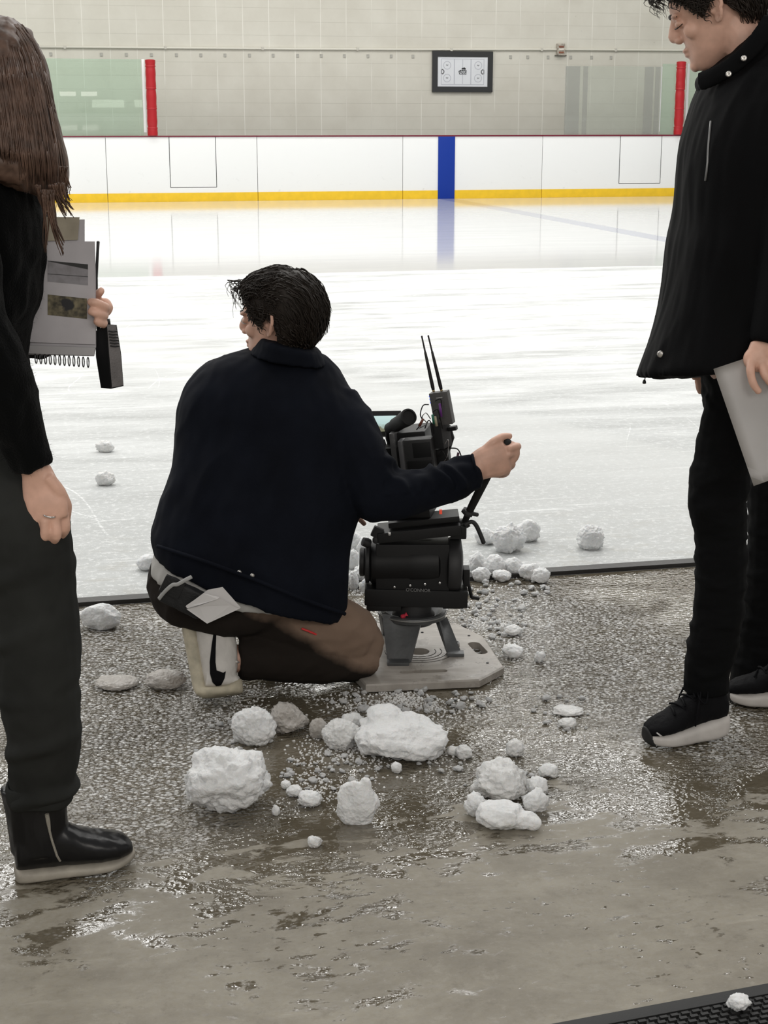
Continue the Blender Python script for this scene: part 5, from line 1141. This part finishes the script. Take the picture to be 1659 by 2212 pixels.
# ---- cine camera
CY = 4.22
t = thing('cine_camera', P(905, 1115, CY), 'black cinema camera with viewfinder, monitor and battery, mounted on the fluid head', 'camera')
def C_(x, y, d=0.0): return P(x, y, CY + d)
RC = Matrix.Rotation(radians(-7), 3, 'Y') @ Matrix.Rotation(radians(-12), 3, 'Z')
b = NB(); box(b, C_(893, 1000, .12), .115, .26, .155, RC, .010); box(b, C_(893, 935, .06), .092, .12, .030, RC, .005); cam_body = obj('camera_body', b, M_GEAR, t, 35)
b = NB(); box(b, C_(859, 975, .03), .016, .10, .125, RC, .004); obj('side_panel', b, mat('grey_metal_edge', (0.16, 0.16, 0.16), .4, .4, bump=(90, .3)), t, 35, label='grey metal side panel')
b = NB(); box(b, C_(907, 990, -.035), .088, .050, .118, RC, .008); bat = obj('battery', b, M_GEAR2, t, 35)
b = NB(); c0 = C_(911, 972, -.0615); box(b, c0, .050, .004, .042, RC, .003); obj('battery_recess', b, M_GEAR, bat, 35)
b = NB(); box(b, C_(908, 1010, -.0625), .070, .003, .040, RC, .002); obj('battery_label', b, mat('dark_label', (0.012, .012, .012), .3), bat, 35)
b = NB(); lathe(b, C_(932, 1000, -.064), (0, -1, 0), [(.0055, 0), (.0055, .003), (.004, .003), (.003, .001)], 14); obj('battery_button', b, M_STEEL, bat, 35)
b = NB(); box(b, C_(872, 992, -.040), .014, .045, .112, RC, .004); obj('battery_plate', b, mat('plate_grey', (0.13, .13, .135), .4, .3, bump=(50, .3)), t, 35, label='grey battery plate')
b = NB(); va, vb = C_(842, 926, .05), C_(882, 901, -.06); tube(b, [va, va.lerp(vb, .3), va.lerp(vb, .32), va.lerp(vb, .75), va.lerp(vb, .77), vb], [.017, .017, .020, .021, .0225, .0235], 24, ends=False); vf = obj('viewfinder', b, M_RUBBER, t, 40)
b = NB(); ax = (vb - va).normalized(); lathe(b, vb, ax, [(.0235, -.004), (.0235, .004), (.019, .006), (.017, .001)], 28); obj('eyecup', b, M_RUBBER, vf, 40)
b = NB(); tube(b, spline([tuple(C_(x, y, d)) for x, y, d in ((842, 926, .05), (843, 945, .06), (850, 965, .06))], 4), .014, 12); obj('viewfinder_arm', b, M_GEAR, vf)
# monitor
mp = [C_(788, 888, .10), C_(866, 887, .10), C_(872, 940, .07), C_(786, 943, .07)]
b = NB(); slab(b, mp, -.014); mon = obj('monitor', b, M_GEAR, t, False)
def screen():
    n = NT('monitor_picture'); x, y, z = n.xyz(); o = MW[t.name].translation; a = C_(828, 935, .08) - o; bz = C_(828, 893, .08) - o
    v = n.rng(z, a.z, bz.z); ns = n.noise(n.o, 60, 5, .65); c = n.mix(n.rng(n.math('ADD', v, n.math('MULTIPLY', n.math('SUBTRACT', ns, .5), .8)), .25, .50), (0.17, 0.17, 0.11), (0.46, 0.62, 0.60))
    c = n.mix(n.rng(v, .55, .9), c, (0.56, .72, .70)); return n.set(Base_Color=(0, 0, 0), Emission_Color=c, Emission_Strength=1.0, Roughness=.15)
b = NB(); sp = [C_(797, 899, .081), C_(856, 898, .081), C_(860, 930, .062), C_(796, 934, .062)]; slab(b, sp, .001); obj('screen', b, screen(), mon, False, label='lit monitor screen')
b = NB(); tube(b, [C_(815, 943, .085), C_(818, 962, .09), C_(838, 985, .10)], .007, 10); obj('monitor_arm', b, M_GEAR, mon)
for k in range(6):
    b = NB(); pts = spline([tuple(C_(x, y, d)) for x, y, d in ((806 + 6 * k, 950, .07), (815 + 5 * k, 965 + 3 * (k % 3), .05), (822 + 4 * k, 985, .04), (838 + k, 1005 + k, .05))], 4); tube(b, pts, .0022 + .0005 * (k % 2), 6); obj('cable', b, M_STEEL if k in (1, 3) else M_RUBBER, t)
b = NB(); tube(b, [C_(806, 952, .04), C_(812, 975, .03), C_(826, 1010, .03)], .011, 10); tube(b, [C_(822, 962, .05), C_(846, 1012, .05)], .010, 10); obj('rod', b, M_GEAR, t)
# wireless sender with two whip aerials, on its own mast
RT_ = Matrix.Rotation(radians(11), 3, 'Y').inverted() @ Matrix.Rotation(radians(-28), 3, 'Z')
RT_ = Matrix.Rotation(radians(-11), 3, 'Y') @ Matrix.Rotation(radians(-18), 3, 'Z')
b = NB(); sc = C_(955, 881, -.03); box(b, sc, .053, .028, .093, RT_, .003); tx = obj('video_sender', b, mat('grey_sender_case', (0.10, 0.098, 0.097), .5, .3, bump=(200, .15)), t, 35, label='grey wireless video sender')
b = NB(); box(b, sc + RT_ @ V((-.0265, .002, .028)), .002, .018, .034, RT_, .0005); obj('side_strip', b, mat('black_strip', (.008, .008, .008), .4), tx, False)
for k in range(3):
    b = NB(); c = sc + RT_ @ V((-.0276, -.006, .038 - .009 * k)); box(b, c, .002, .006, .004, RT_, 0); obj('indicator', b, mat('blue_lamp', (.02, .05, .4), .4, emit=((.08, .16, 1.0), 1.5)) if k == 0 else bpy.data.materials['blue_lamp'], tx, False, label='blue indicator lamp')
b = NB(); box(b, sc + RT_ @ V((.002, -.0146, .032)), .018, .0008, .0016, RT_); obj('maker_line', b, mat('pale_line', (.5, .5, .5), .5), tx, False)
for (x0, y0, x1, y1) in ((936, 842, 911, 726), (953, 841, 925, 725)):
    a, c = C_(x0, y0, -.03), C_(x1, y1, -.03); b = NB(); tube(b, [a, a.lerp(c, .06), a.lerp(c, .5), a.lerp(c, .70), a.lerp(c, .705), a.lerp(c, .96), a.lerp(c, 1.0)], [.0042, .0052, .0042, .0034, .0026, .0022, .0028], 12); obj('aerial', b, mat('black_aerial', (.009, .006, .009), .5) if x0 == 936 else bpy.data.materials['black_aerial'], tx)
    b = NB(); cyl(b, a + (a - c).normalized() * .006, a, .0036, .0036, 12); obj('aerial_socket', b, mat('brass', (.5, .38, .2), .35, .9) if x0 == 936 else bpy.data.materials['brass'], tx)
b = NB(); box(b, C_(953, 938, -.02), .036, .045, .075, Matrix.Rotation(radians(-9), 3, 'Y') @ Matrix.Rotation(radians(-35), 3, 'Z'), .004); rb = obj('power_box', b, M_GEAR2, t, 35)
b = NB(); tube(b, [C_(968, 920, 0), C_(972, 945, 0), C_(966, 970, .01), C_(958, 1000, .01)], [.008, .013, .010, .012], 10); box(b, C_(958, 985, .0), .036, .04, .05, RC, .004); box(b, C_(978, 925, -.02), .024, .02, .012, RT_, .003); obj('mast', b, M_GEAR, t, 40)
cab = [(((926, 874, -.06), (914, 876, -.06), (908, 895, -.06), (912, 910, -.05), (900, 928, -.02)), M_RUBBER, .0016), (((940, 866, -.07), (952, 862, -.075), (953, 880, -.07), (949, 905, -.06)), M_RUBBER, .0018), (((930, 905, -.06), (920, 892, -.07), (912, 902, -.07), (922, 915, -.06), (905, 925, -.03)), M_STEEL, .0014),
       (((935, 890, -.07), (945, 884, -.075), (950, 900, -.07), (956, 925, -.055)), M_RUBBER, .0018), (((918, 925, -.02), (926, 908, -.05), (934, 920, -.05), (938, 940, -.03)), M_RUBBER, .0016), (((960, 960, -.05), (968, 950, -.06), (966, 985, -.05), (955, 1000, -.03)), M_STEEL, .0012),
       (((972, 968, -.02), (988, 970, -.03), (996, 985, -.03), (998, 1002, -.02)), M_RUBBER, .0018), (((948, 985, -.03), (956, 975, -.05), (965, 992, -.05), (975, 1004, -.03)), M_RUBBER, .0015)]
for pts, m, r in cab:
    b = NB(); tube(b, spline([tuple(C_(*q)) for q in pts], 5), r, 8); obj('cable', b, m, t)
for (x0, y0, x1, y1, col) in ((914, 905, 906, 920, (.16, .05, .03)), (950, 872, 953, 900, (.14, .03, .22)), (934, 896, 938, 915, (.02, .16, .10)), (990, 978, 986, 1000, (.05, .008, .03)), (940, 900, 943, 920, (.45, .42, .30))):
    b = NB(); cyl(b, C_(x0, y0, -.072), C_(x1, y1, -.066), .0034, .0042, 12); obj('plug', b, mat('plug_colour', col, .45), t)
b = NB(); box(b, C_(905, 1090, .05), .10, .20, .030, RC, .005); box(b, C_(905, 1050, .08), .10, .22, .09, RC, .005); obj('base_plate', b, M_GEAR, t, 35)
# lens, pointing out over the ice
b = NB(); la = C_(885, 1000, .24); lathe(b, la, RC @ V((0, 1, 0)), [(.040, 0), (.044, .01), (.044, .05), (.048, .055), (.048, .10), (.054, .105), (.054, .125), (.046, .126), (.040, .11)], 32); obj('lens', b, M_GEAR, t, 35)
b = NB(); box(b, la + RC @ V((0, .135, 0)), .13, .02, .11, RC, .004); obj('matte_box', b, M_GEAR, t, 35)
# ================================================================== SNOW AND SLUSH
def snow_mat(name, c0, c1, wetness=0.0):
    n = NT(name); a = n.noise(n.o, 22, 5, .6); f = n.noise(n.o, 260, 4, .7); g = n.voro(n.o, 120)
    col = n.mix(n.rng(a, .3, .7), c0, c1)
    h = n.math('ADD', n.math('MULTIPLY', f, .6), n.math('MULTIPLY', g, .7))
    m = n.set(Base_Color=col, Roughness=.55 - .25 * wetness, Normal=n.bump(h, .7, .006), Specular_IOR_Level=.4)
    n.b.inputs['Subsurface Weight'].default_value = .25; n.b.inputs['Subsurface Radius'].default_value = (.010, .012, .014); n.b.inputs['Subsurface Scale'].default_value = 1.0
    return m
M_SNOW = snow_mat('packed_snow', (0.82, 0.83, 0.83), (0.90, 0.90, 0.90)); M_SLUSH = snow_mat('wet_slush', (0.76, 0.76, 0.75), (0.88, 0.88, 0.87), 1.0); M_GREYSLUSH = snow_mat('dirty_slush', (0.42, 0.39, 0.355), (0.58, 0.55, 0.52), 1.0)
def chunk(bm, c, rx, ry, rz, seed, sub=4, planes=9, cut=.80, rough=1.0, rot=None):
    """broken lump of snow: an ellipsoid with random faces broken off and a crumbly skin"""
    rnd = random.Random(seed); n0 = len(bm.verts)
    r = bmesh.ops.create_icosphere(bm, subdivisions=sub, radius=1.0); pl = []
    for k in range(planes):
        d = V((rnd.gauss(0, 1), rnd.gauss(0, 1), rnd.gauss(0, 1))).normalized(); pl.append((d, rnd.uniform(cut, 1.0)))
    o = V((rnd.uniform(0, 50), rnd.uniform(0, 50), rnd.uniform(0, 50)))
    for v in r['verts']:
        d = v.co.normalized(); m = 1.0
        for nn, h in pl:
            t = d.dot(nn)
            if t > 1e-3: m = min(m, h / t)
        rid = 1 - 2 * abs(noise.noise(d * 3.1 + o)); cav = noise.noise(d * 6.5 + o)
        m *= 1 + rough * (.20 * noise.noise(d * 1.7 + o) + .10 * rid * abs(rid) + .11 * cav * abs(cav) * 2 + .050 * noise.noise(d * 13 + o) + .040 * noise.noise(d * 28 + o) + .028 * noise.noise(d * 60 + o))
        q = V((d.x * rx, d.y * ry, d.z * rz)) * m
        if rot: q = rot @ q
        v.co = q + V(c)
    return r['verts']
def settle(bm, z=0.0):
    """sink the lowest part slightly flat onto the surface it lies on"""
    for v in bm.verts:
        if v.co.z < z: v.co.z = z
def lump(x0, x1, y0, y1, label, seed, m=None, cut=.8, planes=9, z0=0.0, sub=5, deep=1.0, rough=1.0, group=None, rot=None, extra=()):
    """a lump filling the pixel box x0..x1, y0..y1 and resting on the surface at height z0"""
    b = G((x0 + x1) / 2, y1, z0); s = zdep(b) / FPX; w = (x1 - x0) * s / 2; hh = (y1 - y0) * s / 2
    ca = cos(radians(17)); sa = sin(radians(17)); ry = w * .85 * deep
    rz2 = max(hh * hh - (ry * sa) ** 2, (hh * .45) ** 2); rz = sqrt(rz2) / ca
    if rz < hh * .6: ry = hh * .8 / max(sa, .2) * .75
    c = G((x0 + x1) / 2, y1, z0); c = V((c.x, c.y + ry * .72, z0 + rz * .86))
    bm = NB(); chunk(bm, c, w, ry, rz, seed, sub, planes, cut, rough, rot)
    for (dx, dy, dz, fx, fy, fz, sd) in extra: chunk(bm, c + V((dx * w, dy * ry, dz * rz)), w * fx, ry * fy, rz * fz, sd, sub - 1, 8, cut, rough)
    src = bm
    if extra: 
        me = vox(bm, min(.004, w * .07), 1); src = NB(); src.from_mesh(me); bpy.data.meshes.remove(me)
    settle(src, z0)
    o = obj('snow_lump', src, m or M_SNOW, None, True, loc=(c.x, c.y, z0))
    return props(o, label, 'snow', group or 'lumps of snow on the floor and the ice')
L = lump
L(398, 572, 1621, 1762, 'largest rounded white snow lump on the wet floor, below the upright white shoe', 31, cut=.78, planes=12)
L(768, 968, 1556, 1650, 'long white snow block with a chunk on its back, in front of the baseboard', 12, cut=.80, extra=((-.35, .45, .85, .40, .5, .55, 5), (-.62, .1, -.2, .38, .6, .6, 6)))
L(503, 592, 1531, 1612, 'jagged white snow lump just right of the upright white shoe', 45, cut=.72, deep=.8)
L(580, 664, 1524, 1588, 'flat brownish snow piece lying behind the jagged lump', 46, M_GREYSLUSH, cut=.70, deep=1.1)
L(727, 814, 1686, 1784, 'heart shaped snow lump with a small point on top', 52, cut=.86, deep=.55, extra=((.45, 0, .85, .30, .5, .38, 8),))
L(644, 694, 1711, 1746, 'small oval snow lump left of the heart shaped one', 53, cut=.84, sub=4)
L(618, 652, 1697, 1722, 'small snow lump touching a tinier one, behind the small oval one', 54, cut=.84, sub=4)
L(606, 628, 1686, 1706, 'tiny snow lump touching the small one behind the oval lump', 55, cut=.84, sub=3)
L(587, 604, 1738, 1763, 'tiny pointed snow bit right of the largest rounded lump', 56, sub=3)
L(700, 772, 1556, 1622, 'grey white snow lump at the left end of the long block', 57, M_SLUSH, cut=.78)
L(733, 786, 1543, 1586, 'small greyish snow lump behind the left end of the long block', 58, M_SLUSH, cut=.82, sub=4)
L(668, 706, 1552, 1598, 'half melted grey snow lump left of the long block', 59, M_GREYSLUSH, cut=.86, sub=4)
L(1030, 1132, 1735, 1797, 'frontmost bean shaped snow lump of the broken heap at the right', 61, cut=.90, planes=4, extra=((.92, -.25, -.25, .66, .55, .62, 9), (1.35, -.42, -.35, .42, .42, .52, 10)))
L(1005, 1052, 1714, 1766, 'blocky snow piece at the left end of the broken heap', 62, cut=.74, sub=4)
L(1128, 1186, 1706, 1758, 'wedge shaped snow piece at the right end of the broken heap', 63, cut=.72, sub=4)
L(1136, 1184, 1680, 1720, 'upper right snow piece of the broken heap', 64, cut=.76, sub=4)
L(1018, 1146, 1648, 1738, 'large cracked snow slab at the back of the broken heap', 65, M_SLUSH, cut=.70, deep=.9, planes=14)
L(1094, 1133, 1599, 1637, 'single blocky snow piece behind the broken heap', 66, M_SLUSH, cut=.74, sub=4)
L(1165, 1206, 1651, 1681, 'small faceted snow piece right of the broken heap', 67, cut=.74, sub=4)
L(984, 1020, 1610, 1642, 'small snow lump off the right end of the long block', 68, M_SLUSH, sub=4)
L(966, 992, 1612, 1634, 'smaller snow lump touching the right end of the long block', 69, M_SLUSH, sub=3)
L(845, 868, 1646, 1672, 'tiny snow bit right below the long block', 70, sub=3)
L(664, 696, 1806, 1832, 'crumbly snow bit alone on the floor, nearest the camera except the one on the mat', 71, M_SLUSH, sub=4, cut=.7)
L(170, 258, 1308, 1362, 'flat white snow lump at the sill beside the charcoal trousers', 72, cut=.84, deep=.7, extra=((.1, .3, .5, .6, .6, .5, 3),))
L(200, 294, 1462, 1492, 'flat grey slush patch left of the upright white shoe', 73, M_GREYSLUSH, cut=.9, planes=3, rough=.6)
L(312, 396, 1450, 1492, 'flat grey slush patch touching the sole of the upright white shoe', 74, M_GREYSLUSH, cut=.9, planes=3, rough=.6)
L(1066, 1134, 1132, 1196, 'large round snow lump on the ice right of the fluid head', 75, cut=.82)
L(1118, 1166, 1122, 1172, 'snow lump on the ice behind the large round one', 76, sub=4)
L(1028, 1074, 1142, 1178, 'snow lump on the ice behind the clamp lever', 79, sub=4)
L(1248, 1309, 1137, 1189, 'single round snow lump alone on the ice at the right', 77, cut=.80)
L(1574, 1622, 2151, 2186, 'white snow lump on the black rubber mat', 78, cut=.84, sub=4, z0=.016)
L(205, 246, 1018, 1050, 'small grey snow lump on the ice beside the hanging hand', 80, M_SLUSH, sub=4)
L(206, 244, 952, 978, 'low snow smear on the ice above the small grey lump', 81, M_SLUSH, sub=4, cut=.7)
L(1086, 1132, 1394, 1424, 'white snow lump right of the baseboard corner', 82, sub=4)
L(1154, 1178, 1406, 1432, 'small snow cube right of the baseboard', 83, cut=.72, sub=4)
L(1090, 1128, 1352, 1374, 'small snow lump behind the baseboard to its right', 84, M_SLUSH, sub=4)
L(1196, 1262, 1526, 1548, 'flat slush lump on the floor left of the black running shoe', 85, M_SLUSH, sub=4)
L(1208, 1246, 1552, 1574, 'small snow lump just in front of the flat slush lump', 86, M_SLUSH, sub=4)
L(295, 345, 1198, 1234, 'soft snow lump on the ice at the back of the kneeling person', 87, sub=4)
# banked up snow along the sill
for i, (x0, x1, y0, y1) in enumerate(((1012, 1052, 1196, 1240), (1046, 1094, 1200, 1246), (1090, 1130, 1206, 1246), (1124, 1172, 1216, 1256), (1150, 1188, 1228, 1262), (1020, 1060, 1226, 1258), (1064, 1104, 1232, 1258),
                                      (748, 786, 1150, 1192), (772, 804, 1160, 1206), (744, 776, 1188, 1230), (760, 796, 1222, 1262), (748, 774, 1236, 1276), (776, 800, 1252, 1280))):
    L(x0, x1, y0, y1, 'white snow lump banked along the sill right of the fluid head' if i < 7 else 'white snow lump banked between the jacket and the fluid head', 100 + i, sub=4, group='snow banked right of the fluid head' if i < 7 else 'snow banked left of the fluid head')
# crumbs: individuals from a few shapes
var = []
for k in range(7):
    b = NB(); chunk(b, (0, 0, 0), 1, 1, .75, 200 + k, 3, 7, .58, 1.8); me = bpy.data.meshes.new('snow_crumb'); b.to_mesh(me); b.free(); me.materials.append((M_SNOW, M_SLUSH)[k % 2]); me.polygons.foreach_set('use_smooth', [True] * len(me.polygons)); var.append(me)
rnd = random.Random(21)
BASEBOX = [G(x, y, 0) for x, y in out_px]
def inside(p, poly):
    r = False
    for a, c in zip(poly, poly[1:] + poly[:1]):
        if (a.y > p.y) != (c.y > p.y) and p.x < (c.x - a.x) * (p.y - a.y) / (c.y - a.y) + a.x: r = not r
    return r
placed = []
def crumbs(x0, x1, y0, y1, n, s0, s1, label, group):
    for k in range(n):
        for tries in range(20):
            u, v = rnd.uniform(-1, 1), rnd.uniform(-1, 1)
            if u * u + v * v > 1: continue
            px, py = (x0 + x1) / 2 + u * (x1 - x0) / 2, (y0 + y1) / 2 + v * (y1 - y0) / 2; p = G(px, py); r = M(rnd.uniform(s0, s1) / 2 * (1 if rnd.random() < .8 else 1.4), p)
            if inside(p, BASEBOX) or any((p - q).length < (r + s) * .9 for q, s in placed): continue
            break
        else: continue
        placed.append((p, r))
        o = bpy.data.objects.new('snow_crumb', var[rnd.randrange(7)]); COL.objects.link(o); o.location = p + V((0, 0, r * .62)); o.scale = (r, r * rnd.uniform(.8, 1.2), r * rnd.uniform(.65, 1)); o.rotation_euler = (rnd.uniform(-.3, .3), rnd.uniform(-.3, .3), rnd.uniform(0, 6.28))
        props(o, label, 'snow', group)
crumbs(975, 1140, 1272, 1390, 42, 7, 15, 'small snow crumb scattered behind and right of the baseboard', 'crumbs behind the baseboard')
crumbs(700, 1060, 1482, 1546, 48, 7, 17, 'small snow crumb scattered along the front of the baseboard', 'crumbs in front of the baseboard')
crumbs(680, 1030, 1600, 1680, 26, 6, 14, 'small snow crumb scattered round the long snow block', 'crumbs round the long block')
crumbs(585, 830, 1630, 1712, 26, 7, 15, 'small snow crumb scattered behind the heart shaped lump', 'crumbs behind the heart shaped lump')
crumbs(1000, 1200, 1255, 1290, 14, 8, 16, 'small snow crumb lying along the sill right of the fluid head', 'crumbs along the sill')
crumbs(1140, 1320, 1500, 1600, 16, 6, 13, 'small snow crumb on the wet floor left of the running shoe', 'crumbs left of the running shoe')
crumbs(1000, 1210, 1640, 1800, 12, 6, 12, 'small snow crumb fallen round the broken heap', 'crumbs round the broken heap')
crumbs(405, 600, 1545, 1650, 10, 6, 12, 'small snow crumb round the jagged lump by the shoe', 'crumbs round the jagged lump')
# slush grains nobody could count
bm = NB()
def grains(x0, x1, y0, y1, n, s0, s1):
    for k in range(n):
        u, v = rnd.gauss(0, .45), rnd.gauss(0, .45); px, py = (x0 + x1) / 2 + u * (x1 - x0) / 2, (y0 + y1) / 2 + v * (y1 - y0) / 2
        if py < 1215: continue
        p = G(px, py)
        if inside(p, BASEBOX): continue
        cl = noise.noise(p * 9) 
        if cl < rnd.uniform(-.35, .25): continue
        r = M(rnd.uniform(s0, s1) / 2, p); o = rnd.uniform(0, 6.28)
        t0 = bm.verts.new(p + V((0, 0, r * rnd.uniform(.7, 1.3)))); ring = [bm.verts.new(p + V((r * cos(o + j * 1.2566) * rnd.uniform(.7, 1.2), r * sin(o + j * 1.2566) * rnd.uniform(.7, 1.2), r * rnd.uniform(.1, .5)))) for j in range(5)]; low = [bm.verts.new(V((q.co.x, q.co.y, -.0005))) for q in ring]
        for j in range(5): bm.faces.new((t0, ring[j], ring[(j + 1) % 5])); bm.faces.new((ring[j], low[j], low[(j + 1) % 5], ring[(j + 1) % 5]))
grains(940, 1200, 1250, 1440, 1900, 2, 7); grains(660, 1080, 1470, 1560, 1900, 2, 7); grains(560, 1040, 1560, 1690, 1500, 2, 7); grains(1080, 1350, 1480, 1620, 900, 2, 6); grains(360, 620, 1420, 1600, 800, 2, 6); grains(700, 860, 1240, 1320, 500, 2, 7); grains(990, 1240, 1620, 1800, 400, 2, 5); grains(560, 800, 1640, 1760, 500, 2, 6)
o = obj('slush_grains', bm, M_SLUSH, None, True, loc=G(900, 1500)); props(o, 'wet white slush grains strewn over the floor round the camera mount', 'slush', None, 'stuff')
# ================================================================== RUBBER MAT
t = thing('rubber_mat', G(1560, 2190), 'black ribbed rubber mat at the bottom right corner', 'mat')
a, c = G(1262, 2212), G(1760, 2118); d = (c - a).normalized(); nrm = V((d.y, -d.x, 0)); a = a - d * .25; wid, dep = 1.25, .70
RM_ = Matrix((d, V((-d.y, d.x, 0)), V((0, 0, 1)))).transposed()
bm = NB(); box(bm, a + d * wid / 2 + nrm * dep / 2 + V((0, 0, .005)), wid, dep, .010, RM_, .003); M_MAT = mat('black_mat_rubber', (0.010, 0.010, 0.010), .6, bump=(300, .5, .001)); obj('backing', bm, M_MAT, t, 30)
bm = NB(); box(bm, a + d * wid / 2 + nrm * .016 + V((0, 0, .011)), wid - .01, .030, .005, RM_, .002); obj('raised_border', bm, M_MAT, t, 30)
bm = NB()
for i in range(46):
    for j in range(60):
        if i * .013 > dep - .06: continue
        p = a + nrm * (.042 + i * .013) + d * (.01 + j * .0205 + (.010 if i % 2 else 0)); box(bm, p + V((0, 0, .0125)), .014, .007, .006, RM_)
o = obj('tread', bm, M_MAT, t, False); o['kind'] = 'stuff'
